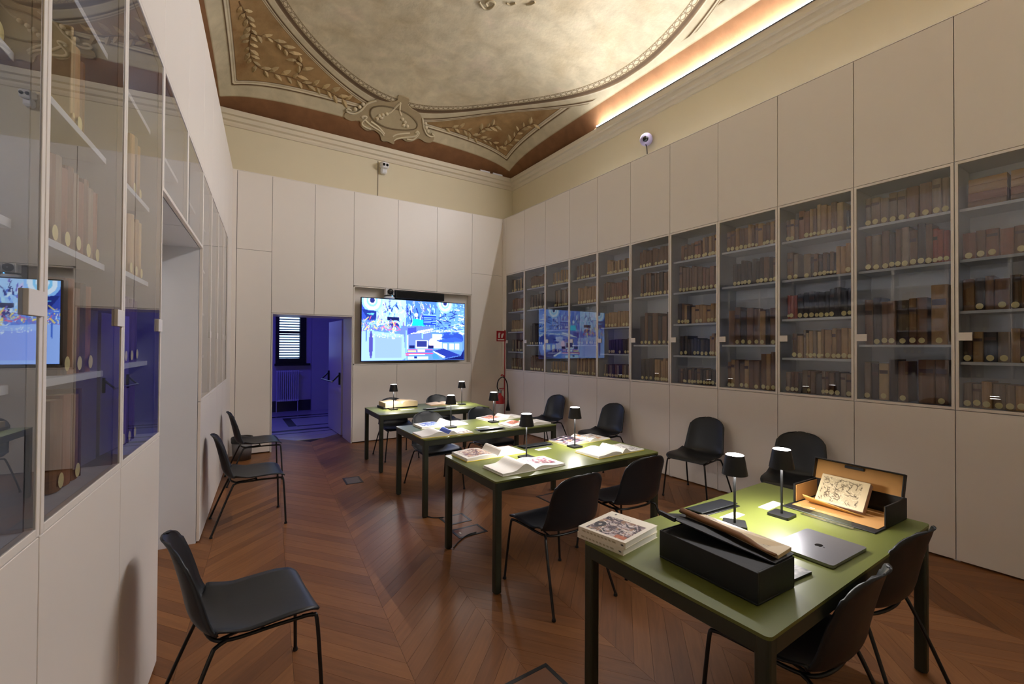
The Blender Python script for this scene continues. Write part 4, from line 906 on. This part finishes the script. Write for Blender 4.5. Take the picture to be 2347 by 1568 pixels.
b = MB(); b.bbox(-.113, .113, 0, .035, 0, .165, .004, M=Mk); b.build('page_block', mat('purple grey page edges', (150, 126, 118), .7, var=.15, scale=40), t2)
pic_mesh('engraved_page', engraving(9), lambda u, v: Mk @ Vector((-.112+.224*u, -.0015, 0.002+.16*v)), print_mat(), t2)
cb = MB(); cv = []
for q in range(9):
    for x in np.linspace(-.155, .095, 11):
        g_ = (.095-x)/.25; f = q/8; cv.append((x, -.054-.075*f*(.35+.65*g_), .011+.055*f*(.2+.8*g_)*(1-.25*math.sin(f*PI))))
cb.add(cv, [(i*11+j, i*11+j+1, (i+1)*11+j+1, (i+1)*11+j) for i in range(8) for j in range(10)], 0, True)
o = cb.build('front_leaf', mat('yellowed vellum leaf', (196, 156, 84), .6, var=.12, scale=16), t2); md = o.modifiers.new('thickness', 'SOLIDIFY'); md.thickness = .002
t = thing('acrylic_stand', 'clear acrylic book stand in front of the propped old book', 'book stand', (2.80, 1.035, THT), R_(-92))
b = MB(); b.bbox(-.10, .13, -.262, -.258, 0, .05, .0005); b.bbox(-.10, .13, -.2585, -.228, .0, .003, .0005); b.build('plate', glass('clear acrylic', (.96, .97, .96), 1.5), t)
# laptop
t = thing('laptop', 'closed grey aluminium laptop on the nearest table', 'laptop', (2.175, .905, THT), R_(-1))
MB().prism(rrect(.315, .238, .012), .002, .008).build('base', M_ALU, t)
MB().prism(rrect(.315, .238, .012), .0085, .0145).build('lid', M_ALU, t)
R1 = MB(); pts = []
for i in range(40):
    a = 2*PI*i/40; r = .0165*(1+.10*math.cos(2*a)-.12*math.exp(-((a-PI/2)/.35)**2)-.06*math.exp(-((a-1.5*PI)/.3)**2)); x, y = r*math.cos(a), r*math.sin(a)
    if math.hypot(x-.0215, y-.002) < .009: q = math.atan2(y-.002, x-.0215); x, y = .0215+.009*math.cos(q), .002+.009*math.sin(q)
    pts.append((x, y))
R1.prism(pts, 0, .0004); R1.prism([(.001, .018), (.0035, .024), (.009, .0275), (.0075, .0215), (.004, .0185)], 0, .0004)
R1.build('emblem', mat('dark mirror emblem', (20, 20, 22), .2, metal=.6), t, (0, 0, .0146), R_(180))
MB().bbox(-.13, .13, -.1, .1, 0, .002, .0005).build('rubber_feet', M_TUBE, t)
t = thing('booklet', 'small dark grey booklet behind the black archive box', 'booklet', (1.835, .872, THT), R_(-4))
MB().bbox(-.075, .075, -.05, .05, 0, .010, .001).build('pages', M_BOXB, t); pic_mesh('cover_print', art(31, [(90, 88, 90), (150, 146, 146), (60, 58, 60)], 24, 16, 40), lambda u, v: (-.075+.15*u, -.05+.1*v, .0106), print_mat(), t)

# ------------------------------------------------------------------ floor boxes, cables, bin, extinguisher, cameras
def floor_box(label, x, y, rot, w, d, inset=True):
    t = thing('floor_box', label, 'floor box', (x, y, 0), rot, 'floor boxes in the parquet')
    b = MB(); e = .022; h = .0035
    b.bbox(-w/2, w/2, -d/2, -d/2+e, 0, h, .0008); b.bbox(-w/2, w/2, d/2-e, d/2, 0, h, .0008); b.bbox(-w/2, -w/2+e, -d/2+e, d/2-e, 0, h, .0008); b.bbox(w/2-e, w/2, -d/2+e, d/2-e, 0, h, .0008)
    b.build('frame', M_TUBE, t)
    MB().bbox(-w/2+e, w/2-e, -d/2+e, d/2-e, 0, .0025, .0005).build('lid', mat('wooden lid inset', (112, 74, 50), .4, var=.12, scale=10, stretch=(1, 8, 1)) if inset else mat('grey metal lid', (92, 84, 80), .4, var=.05), t)
floor_box('grey floor box in the open parquet beside the tables', 1.285, 5.47, -.05, .195, .28, False)
floor_box('black framed floor box under the second table, farther one', 1.80, 3.745, 0, .24, .21); floor_box('black framed floor box under the second table, nearer one', 1.785, 3.445, 0, .275, .19)
floor_box('black framed floor box half hidden behind the second table chair', 2.93, 3.74, 0, .26, .24); floor_box('black framed floor box at the bottom photo edge', 1.255, 1.685, .03, .25, .23)
MB().bbox(-.008, .008, -.014, .014, .0036, .006, .001).build('paper_tag', M_PAGE, None, (1.70, 3.44, 0), 0)
tag(bpy.data.objects['paper_tag'], 'tiny white tag on the nearer floor box', 'tag')
def cable(label, pts): tag(MB().tube(catmull(pts, 6), .0045, 6).build('power_cable', M_TUBE), label, 'cable')
cable('black power cable between the third table leg and the floor box', [(1.60, 3.96, .006), (1.62, 3.90, .006), (1.66, 3.86, .006), (1.72, 3.83, .009)])
cable('black power cable between the second table leg and the nearer floor box', [(1.535, 3.22, .006), (1.60, 3.28, .006), (1.68, 3.34, .006), (1.75, 3.37, .009), (1.82, 3.375, .009)])
t = thing('waste_bin', 'grey waste bin with black liner behind the left chair', 'bin', (.205, 7.28, 0))
MB().lathe([(.001, .004), (.105, .004), (.11, .0), (.13, .30), (.127, .30), (.106, .01)], 24).build('body', mat('translucent grey plastic', (120, 118, 118), .4, var=.03), t)
MB().lathe([(.132, .24), (.136, .305), (.13, .318), (.12, .31), (.115, .12)], 24).build('liner', mat('black bin liner', (12, 12, 13), .35, var=.3, scale=30, bump=.3), t)
t = thing('extinguisher_stand', 'red pole stand with fire extinguisher sign', 'stand', (4.50, 7.24, 0))
MB().tube([(0, 0, .02), (0, 0, 1.92)], .011, 10).build('pole', M_RED, t); MB().bbox(-.32, .03, -.16, .16, 0, .018, .004).build('base', M_RED, t); MB().bbox(-.215, .0, -.13, .04, .104, .12, .003).build('tray', M_RED, t); MB().bbox(-.02, .02, -.02, .02, .018, .104, .003).build('tray_post', M_RED, t)
sg = MB().bbox(-.185, .02, -.006, .004, 1.70, 1.90, .001).build('sign', M_RED, t)
M_SW = mat('white sign print', (240, 236, 232), .5)
sb = MB(); sb.bbox(-.15, -.115, -.0075, -.0058, 1.765, 1.84, .0003); sb.bbox(-.145, -.12, -.0075, -.0058, 1.843, 1.865, .0003); sb.bbox(-.118, -.10, -.0075, -.0058, 1.855, 1.863, .0003); sb.build('extinguisher_symbol', M_SW, sg)
sb = MB(); sb.prism([(-.085, 1.765), (-.055, 1.765), (-.045, 1.80), (-.03, 1.84), (-.045, 1.865), (-.065, 1.83), (-.07, 1.855), (-.085, 1.81)], .0058, .0075, M=Matrix.Rotation(PI/2, 4, 'X')); sb.build('flame_symbol', M_SW, sg)
MB().bbox(-.165, -.02, -.0075, -.0058, 1.722, 1.745, .0003).build('sign_bar', M_SW, sg)
MB().tube(catmull([(0, 0, 1.02), (-.05, 0, 1.06), (-.09, -.02, 1.05)], 4), .012, 8).build('hook', M_RED, t)
t = thing('fire_extinguisher', 'red fire extinguisher with black hose by the red pole', 'extinguisher', (4.375, 7.20, .122))
MB().lathe([(.001, .002), (.075, .002), (.084, .02), (.084, .46), (.065, .53), (.03, .56), (.028, .60)], 24, closed=True).build('cylinder', M_RED, t)
MB().lathe([(.0852, .10), (.0852, .40)], 24).build('instruction_label', mat('pale instruction label', (196, 192, 190), .5, var=.15, scale=30), t)
MB().lathe([(.032, .60), (.035, .64), (.02, .66)], 12, closed=True).build('valve', M_METAL, t)
b = MB(); b.bbox(-.015, .09, -.012, .012, .675, .69, .003); b.bbox(-.015, .08, -.012, .012, .648, .66, .003); b.build('lever', M_RED, t)
MB().tube(catmull([(-.02, 0, .64), (-.075, -.02, .72), (-.05, -.03, .85), (.05, -.03, .90), (.13, -.03, .80), (.155, -.03, .62), (.16, -.03, .45)], 6), .011, 8).build('hose', M_BLACK, t)
MB().lathe([(.012, .46), (.016, .40), (.045, .26), (.04, .26), (.014, .38)], 14, M=Matrix.Translation((.16, -.03, 0))).build('horn', M_BLACK, t)
t = thing('dome_camera', 'round purple grey dome camera on the right wall', 'camera', (4.93, 4.2, 4.515))
MD = Vector((-.80, -.52, -.30)).normalized().to_track_quat('Z', 'Y').to_matrix().to_4x4()
MB().lathe([(.03, -.09), (.06, -.06), (.085, 0), (.088, .02), (.085, .05), (.06, .085), (.035, .1)], 28, M=MD, closed=True).build('housing', mat('lilac grey plastic', (178, 168, 200), .35), t)
MB().lathe([(.04, .095), (.036, .112), (.001, .118)], 20, M=MD).build('lens', mat('black camera lens', (6, 6, 8), .12), t)
MB().tube(catmull([(-.04, -.02, -.08), (-.03, -.03, -.12), (-.02, -.03, -.2), (-.01, -.03, -.355)], 4), .007, 6).build('cable', M_TUBE, t)
t = thing('wall_camera', 'small white twin lens camera high on the back wall', 'camera', (2.285, YB-.002, 4.71))
MB().bbox(-.05, .05, -.10, 0, -.105, .0, .02).build('bracket', M_WHITE, t)
Mh = Matrix.Translation((0, -.09, .03)) @ Matrix.Rotation(R_(18), 4, 'X')
MB().bbox(-.062, .062, -.08, .09, -.05, .055, .02, M=Mh).build('housing', M_WHITE, t)
for sx in (-1, 1): MB().lathe([(.022, 0), (.02, .008), (.001, .01)], 14, M=Mh @ Matrix.Translation((sx*.028, -.08, .012)) @ Matrix.Rotation(PI/2, 4, 'X')).build('lens', mat('black camera lens', (6, 6, 8), .12), t)
MB().tube([(.02, -.01, .06), (.035, -.01, .14)], .005, 6).build('cable', M_WHITE, t)
tag(MB().box(2.196, 2.204, YB-.006, YB, 4.15, 4.83).build('cable_duct', mat('grey cable duct', (96, 84, 68), .6)), 'thin vertical cable duct on the back wall beside the camera', 'cable duct')
for x, wd in ((4.27, 'left'), (4.56, 'right')):
    tag(MB().bbox(-.11, .11, -.015, .015, 0, .03, .003).build('connector_plate', M_WHITE, None, (x, YB-.12, 5.045), 0), 'white connector plate on the back cornice, %s one near the corner' % wd, 'plate')

# ------------------------------------------------------------------ old books behind glass
BC = {'tan': (168, 134, 88), 'brown': (112, 78, 46), 'dark': (58, 44, 32), 'grey': (138, 120, 98), 'red': (150, 72, 52), 'rust': (136, 90, 62), 'cream': (188, 162, 116), 'black': (40, 34, 30), 'purple': (86, 70, 110)}
BM = {k: mat('old %s binding' % k, tuple(min(255, int(q*1.14)) for q in v), .62, var=.22, scale=18, objrand=.16, bump=.06) for k, v in BC.items()}
M_TITLE = mat('dark title strip', (78, 44, 28), .55, var=.2); M_BAND = mat('gilt band', (150, 118, 66), .45, var=.2)
M_DISC = mat('pale yellow round label', (246, 232, 168), .6, var=.1, scale=60)
M_TOPP = mat('dusty page edges', (170, 150, 116), .8, var=.2, scale=40)
def book_geo(b, w, h, d, style, ox=0.0, oy=0.0, oz=0.0, base_m=0, lean=0.0):
    """spine towards -y; x thickness; returns nothing. slots: cover, page edge, band"""
    M = Matrix.Translation((ox, oy, oz)) @ Matrix.Rotation(lean, 4, 'Y')
    r = min(.012, w*.32); pts = [(w/2, 0), (w/2, -d+r*.9)]
    for a in (60, 30, 0, -30, -60): pts.append((w/2*math.sin(R_(a))*1.0, -d+r*.9-r*math.cos(R_(a))))
    pts += [(-w/2, -d+r*.9), (-w/2, 0)]
    n = len(pts); vs = [M @ Vector((x, y, 0)) for x, y in pts]+[M @ Vector((x, y, h)) for x, y in pts]
    b.add(vs, [(i, n+i, n+(i+1)%n, (i+1)%n) for i in range(n)], base_m); b.add(vs, [tuple(range(n, 2*n))[::-1]], base_m); b.add(vs, [tuple(range(n))], base_m)
    t = .003; b.add([M @ Vector(p) for p in ((-w/2+t, -d+r+.004, h+.0004), (w/2-t, -d+r+.004, h+.0004), (w/2-t, -.004, h+.0004), (-w/2+t, -.004, h+.0004))], [(0, 1, 2, 3)], base_m+1 if base_m == 0 else 1)
    if style == 'rib':
        for q in (.14, .32, .5, .68, .86):
            zz = h*q; b.add([M @ Vector((x*1.02, y-.003, zz+dz)) for dz in (-.003, .003) for x, y in pts[1:-1]], [(i+1, i, len(pts)-2+i, len(pts)-1+i) for i in range(len(pts)-3)], base_m if base_m else 2)
def spine_disc(b, w, h, d, M, big=1.0):
    rr = min(.021*big, w*.52); n = 12; zc_ = .03+random.uniform(-.003, .006)
    b.add([M @ Vector((rr*.99*math.cos(2*PI*i/n), -d-.0045, zc_+rr*1.1*math.sin(2*PI*i/n))) for i in range(n)], [tuple(range(n))])
def row(width, cols, n, hfrac, clear, style='plain', jitter=.08, tall=None):
    """a run of (w, h, colour, style) filling 'width'"""
    ws = [random.uniform(.7, 1.3) for _ in range(n)]; s_ = sum(ws); out = []
    for i in range(n):
        c = cols[i % len(cols)] if isinstance(cols, (list, tuple)) else cols
        h = clear*min(.96, hfrac*(1+random.uniform(-jitter, jitter)))
        out.append((width*ws[i]/s_, h, c, style))
    return out
IW = WR-.04-.03
def comps(k): return ((2.67, 2.995), (2.28, 2.645), (1.635, 2.255), (1.162, 1.61)) if k % 2 else ((2.665, 2.995), (2.28, 2.64), (1.89, 2.255), (1.505, 1.865), (1.162, 1.48))
# what stands where: (start offset, fill width, colours, count, height fraction, style)
SPEC = {
 10: [None, [(0, .57, ['rust', 'brown', 'rust'], 10, .55, 'plain')], [(0, .57, ['brown', 'dark', 'brown'], 9, .66, 'plain')], [(0, .18, ['black', 'tan'], 3, .62, 'plain'), (.18, .39, ['grey', 'tan', 'brown'], 7, .66, 'plain')], [(0, .57, ['grey', 'grey', 'tan'], 11, .60, 'plain')]],
 9: [[(.03, .28, 'grey', 5, .74, 'rib'), (.31, .16, 'brown', 2, .84, 'plain'), (.47, .1, 'grey', 2, .9, 'plain')], [(.03, .44, ['brown', 'grey', 'brown', 'dark'], 9, .86, 'plain'), (.47, .1, 'red', 3, .72, 'plain')], [(.02, .42, ['brown', 'dark', 'brown'], 7, .62, 'plain'), (.46, .1, 'tan', 1, .82, 'plain')], [(.02, .30, ['grey', 'dark', 'cream', 'dark', 'brown'], 5, .72, 'plain'), (.38, .18, 'brown', 2, .82, 'plain')]],
 8: [[(.01, .12, ['brown', 'tan'], 3, .62, 'plain'), (.13, .10, 'rust', 2, .86, 'plain'), (.23, .28, ['tan', 'brown', 'cream', 'tan'], 7, .86, 'plain'), (.53, .04, 'black', 2, .6, 'plain')], [(.02, .10, ['brown', 'grey'], 2, .72, 'plain'), (.17, .06, 'grey', 1, .66, 'plain'), (.23, .22, ['dark', 'brown'], 7, .58, 'plain'), (.45, .12, 'tan', 3, .74, 'plain')], [(.02, .10, 'red', 3, .66, 'plain'), (.12, .45, 'black', 10, .70, 'plain')], [(.07, .10, ['brown', 'tan'], 2, .64, 'plain'), (.17, .18, ['grey', 'cream', 'tan'], 6, .72, 'plain'), (.35, .22, ['tan', 'tan', 'brown'], 5, .80, 'plain')], [(.01, .56, ['grey', 'brown', 'brown', 'dark'], 14, .66, 'plain')]],
 7: [[(.02, .55, ['brown', 'brown', 'tan'], 13, .74, 'plain')], [(.09, .30, 'dark', 7, .70, 'rib'), (.39, .18, ['dark', 'brown'], 4, .72, 'rib')], [(.05, .34, ['brown', 'brown', 'dark'], 5, .62, 'plain'), (.39, .18, ['tan', 'dark', 'brown'], 3, .58, 'plain')], [(.03, .36, ['brown', 'tan', 'brown'], 7, .64, 'plain'), (.40, .16, ['brown', 'tan'], 3, .84, 'plain')]],
 6: [[(.07, .18, 'brown', 4, .58, 'plain'), (.25, .10, 'rust', 2, .66, 'plain'), (.36, .2, ['tan', 'brown'], 5, .70, 'plain')], [(.05, .30, 'brown', 7, .84, 'rib'), (.36, .2, ['rust', 'brown'], 4, .72, 'plain')], [(.02, .18, ['dark', 'brown', 'tan'], 4, .66, 'plain'), (.21, .35, 'tan', 7, .58, 'plain')], [(.06, .10, 'dark', 2, .62, 'plain'), (.16, .28, 'dark', 6, .54, 'plain'), (.45, .12, 'tan', 3, .7, 'plain')], [(.02, .55, ['dark', 'brown', 'dark'], 14, .56, 'plain')]],
 5: [[(.05, .52, 'brown', 11, .72, 'plain')], [(.07, .5, ['brown', 'dark', 'brown'], 10, .80, 'plain')], [(.07, .5, ['dark', 'brown'], 7, .64, 'plain')], [(.08, .22, 'dark', 3, .62, 'plain'), (.3, .26, 'tan', 6, .62, 'plain')]],
 4: [[(.08, .06, 'tan', 2, .66, 'plain'), (.14, .42, ['tan', 'cream', 'brown'], 11, .56, 'plain')], [(.02, .16, 'brown', 4, .74, 'rib'), (.18, .3, 'rust', 6, .72, 'plain'), (.48, .09, 'brown', 2, .9, 'plain')], [(.05, .52, 'tan', 9, .60, 'plain')], [(.12, .36, 'dark', 7, .60, 'plain'), (.48, .09, 'grey', 3, .66, 'plain')], [(.04, .52, ['grey', 'dark', 'brown'], 13, .58, 'plain')]],
 3: [[(.06, .5, ['brown', 'grey'], 12, .72, 'plain')], [(.08, .48, 'tan', 9, .70, 'plain')], [(.05, .5, ['brown', 'grey'], 9, .6, 'plain')], [(.06, .5, ['tan', 'brown'], 12, .58, 'plain')]],
 2: [[(.08, .48, ['grey', 'tan'], 12, .66, 'plain')], [(.12, .44, ['dark', 'brown', 'grey'], 10, .78, 'plain')], [(.06, .5, 'grey', 10, .6, 'plain')], [(.06, .5, 'brown', 10, .6, 'plain')], [(.04, .52, ['grey', 'tan'], 14, .58, 'plain')]],
 1: [[(.05, .52, 'brown', 12, .66, 'plain')], [(.04, .52, ['dark', 'grey'], 12, .72, 'plain')], [(.05, .45, 'dark', 8, .6, 'plain')], [(.05, .5, 'brown', 11, .6, 'plain')]],
 0: [[(.06, .5, ['dark', 'cream'], 9, .74, 'plain')], [(.08, .48, 'rust', 8, .7, 'plain')], [(.04, .52, 'tan', 12, .6, 'plain')], [(.06, .5, ['grey', 'dark'], 9, .62, 'plain')], [(.05, .5, ['grey', 'brown'], 11, .62, 'plain')]],
}
shelfw = ['top', 'second', 'third', 'fourth', 'fifth']
unitw = {10: 'bookcase at right photo edge', 9: 'second bookcase from right photo edge', 8: 'third bookcase from right photo edge', 7: 'fourth bookcase from right photo edge', 6: 'fifth bookcase from right photo edge'}
cname = {'tan': 'tan', 'brown': 'brown', 'dark': 'dark brown', 'grey': 'greyish', 'red': 'red', 'rust': 'rust brown', 'cream': 'cream', 'black': 'blackish', 'purple': 'purple'}
far = MB(); far_mats = list(BM.values())+[M_TOPP, M_DISC]; CI = {k: i for i, k in enumerate(BM)}
def make_book(label, group, M, w, h, d, c, style, disc=True, title=False, flat=False):
    e = bpy.data.objects
    b = MB(); book_geo(b, w, h, d, style); o = b.build('old_book', [BM[c], M_TOPP, BM[c]])
    o.matrix_world = M; tag(o, label, 'book', group)
    if disc: db = MB(); spine_disc(db, w, h, d, Matrix.Identity(4)); db.build('round_label', M_DISC, o)
    if title:
        q = h*random.uniform(.66, .74); tb = MB(); tb.add([(-w*.42, -d-.0012, q), (w*.42, -d-.0012, q), (w*.42, -d-.0012, q+h*.1), (-w*.42, -d-.0012, q+h*.1)], [(0, 1, 2, 3)]); tb.build('title_strip', M_TITLE, o)
    return o
count = 0
for k, shelves in SPEC.items():
    Mc = Matrix.Translation((XC, Y0R+WR/2-WR*k, 0)) @ Matrix.Rotation(-PI/2, 4, 'Z')
    for si, groups in enumerate(shelves):
        z0, z1 = comps(k)[si]
        if groups is None:      # books lying flat, three piles
            nb = 0
            for px0, ln, cnt in ((-.27, .20, 4), (-.05, .31, 4)):
                z = z0+.0006
                for q in range(cnt):
                    th = random.uniform(.05, .075); c = ['brown', 'rust', 'tan', 'tan'][q]
                    Mx = Mc @ Matrix.Translation((px0+ln, .325, z+th/2)) @ Matrix.Rotation(-PI/2, 4, 'Y')
                    nb += 1; make_book('%s book lying flat, %s up in %s pile, %s' % (cname[c], ORD[q+1], 'left' if cnt == 4 and px0 < -.2 else 'right', unitw[k]), 'old books behind the right glass doors', Mx, th, ln, .215-.006*q, c, 'plain', disc=False); z += th+.0006; count += 1
            continue
        nb = 0
        for off, wd, cols, n, hf, st in groups:
            x = -IW/2-.012+off
            for w, h, c, sty in row(wd, cols, n, hf, z1-z0, st):
                d = random.uniform(.17, .23); yb = .09+d+random.uniform(-.006, .012)
                if k >= 6:
                    nb += 1; count += 1
                    Mx = Mc @ Matrix.Translation((x+w/2, yb, z0+.0006))
                    make_book('%s old book, %s from left on %s shelf, %s' % (cname[c], ORD[nb], shelfw[si], unitw[k]), 'old books behind the right glass doors', Mx, w-.0016, h, d, c, sty, disc=random.random() < .85, title=random.random() < .25)
                else:
                    M2 = Mc @ Matrix.Translation((x+w/2, yb, z0+.0006)); tmp = MB(); book_geo(tmp, w-.0016, h, d, 'plain'); nv = len(far.v)
                    far.v += [tuple(M2 @ Vector(p)) for p in tmp.v]
                    for f, mi in zip(tmp.f, tmp.m): far.f.append(tuple(i+nv for i in f)); far.m.append(CI[c] if mi != 1 else len(BM)); far.sm.append(False)
                    if random.random() < .85:
                        tmp = MB(); spine_disc(tmp, w, h, d, M2); nv = len(far.v); far.v += tmp.v
                        for f in tmp.f: far.f.append(tuple(i+nv for i in f)); far.m.append(len(BM)+1); far.sm.append(False)
                x += w
o = far.build('old_books', far_mats); tag(o, 'many small old books with round labels in the six farthest right bookcases', 'books', None, 'stuff')
# left bookcases: (unit, z, start, list of (w, h, colour))
def fill(n, hs, cols, w=.045): return [(w*(1+.25*math.sin(3.1*q)), hs*(1+.05*math.sin(2.3*q)), cols[q % len(cols)]) for q in range(n)]
LS = [(1, 2.28, 0, fill(9, .32, ['tan', 'cream', 'rust', 'tan'], .055)), (1, 2.665, 0, fill(8, .29, ['brown', 'tan', 'dark'], .05)),
      (2, 1.89, 0, fill(9, .255, ['brown', 'grey', 'rust'], .044)), (2, 2.28, .14, [(.016, .31, 'cream'), (.016, .29, 'cream'), (.05, .27, 'tan'), (.04, .25, 'brown')]), (2, 1.505, .05, fill(5, .29, ['dark', 'rust', 'brown'], .05)), (2, 1.162, .13, [(.07, .27, 'brown'), (.065, .28, 'rust'), (.06, .275, 'brown'), (.018, .29, 'dark')]),
      (3, 1.91, .04, fill(5, .27, ['tan', 'cream', 'tan'], .045)), (3, 2.28, .08, fill(3, .27, ['tan', 'grey'], .05)), (3, 1.52, .1, fill(5, .28, ['purple'], .045)), (3, 1.162, .12, fill(5, .25, ['purple', 'purple', 'dark'], .045))]
luw = {1: 'left bookcase at photo edge', 2: 'left bookcase nearest camera', 3: 'left bookcase beside the passage'}
lz = {2.665: 'top', 2.28: 'second', 1.89: 'third', 1.91: 'third', 1.505: 'fourth', 1.52: 'fourth', 1.162: 'bottom'}
for k, z, off, lst in LS:
    s0, s1 = LB[k], LB[k+1]; c_ = LW((s0+s1)/2); Mc = Matrix.Translation(c_) @ Matrix.Rotation(PI/2-TH, 4, 'Z'); x = (s1-s0)/2-.022-off-sum(w+.001 for w, _, _ in lst)
    for q, (w, h, c) in enumerate(lst):
        d = .2+.02*((q*7) % 3); Mx = Mc @ Matrix.Translation((x+w/2, .068+d, z+.0006)); x += w+.001
        make_book('%s old book, %s from left on %s shelf, %s' % (cname[c], ORD[q+1], lz[z], luw[k]), 'old books behind the left glass doors', Mx, w-.001, h, d, c, 'plain', disc=(q % 2 == 0), title=False); count += 1
print('books', count, 'objects', len(bpy.data.objects))
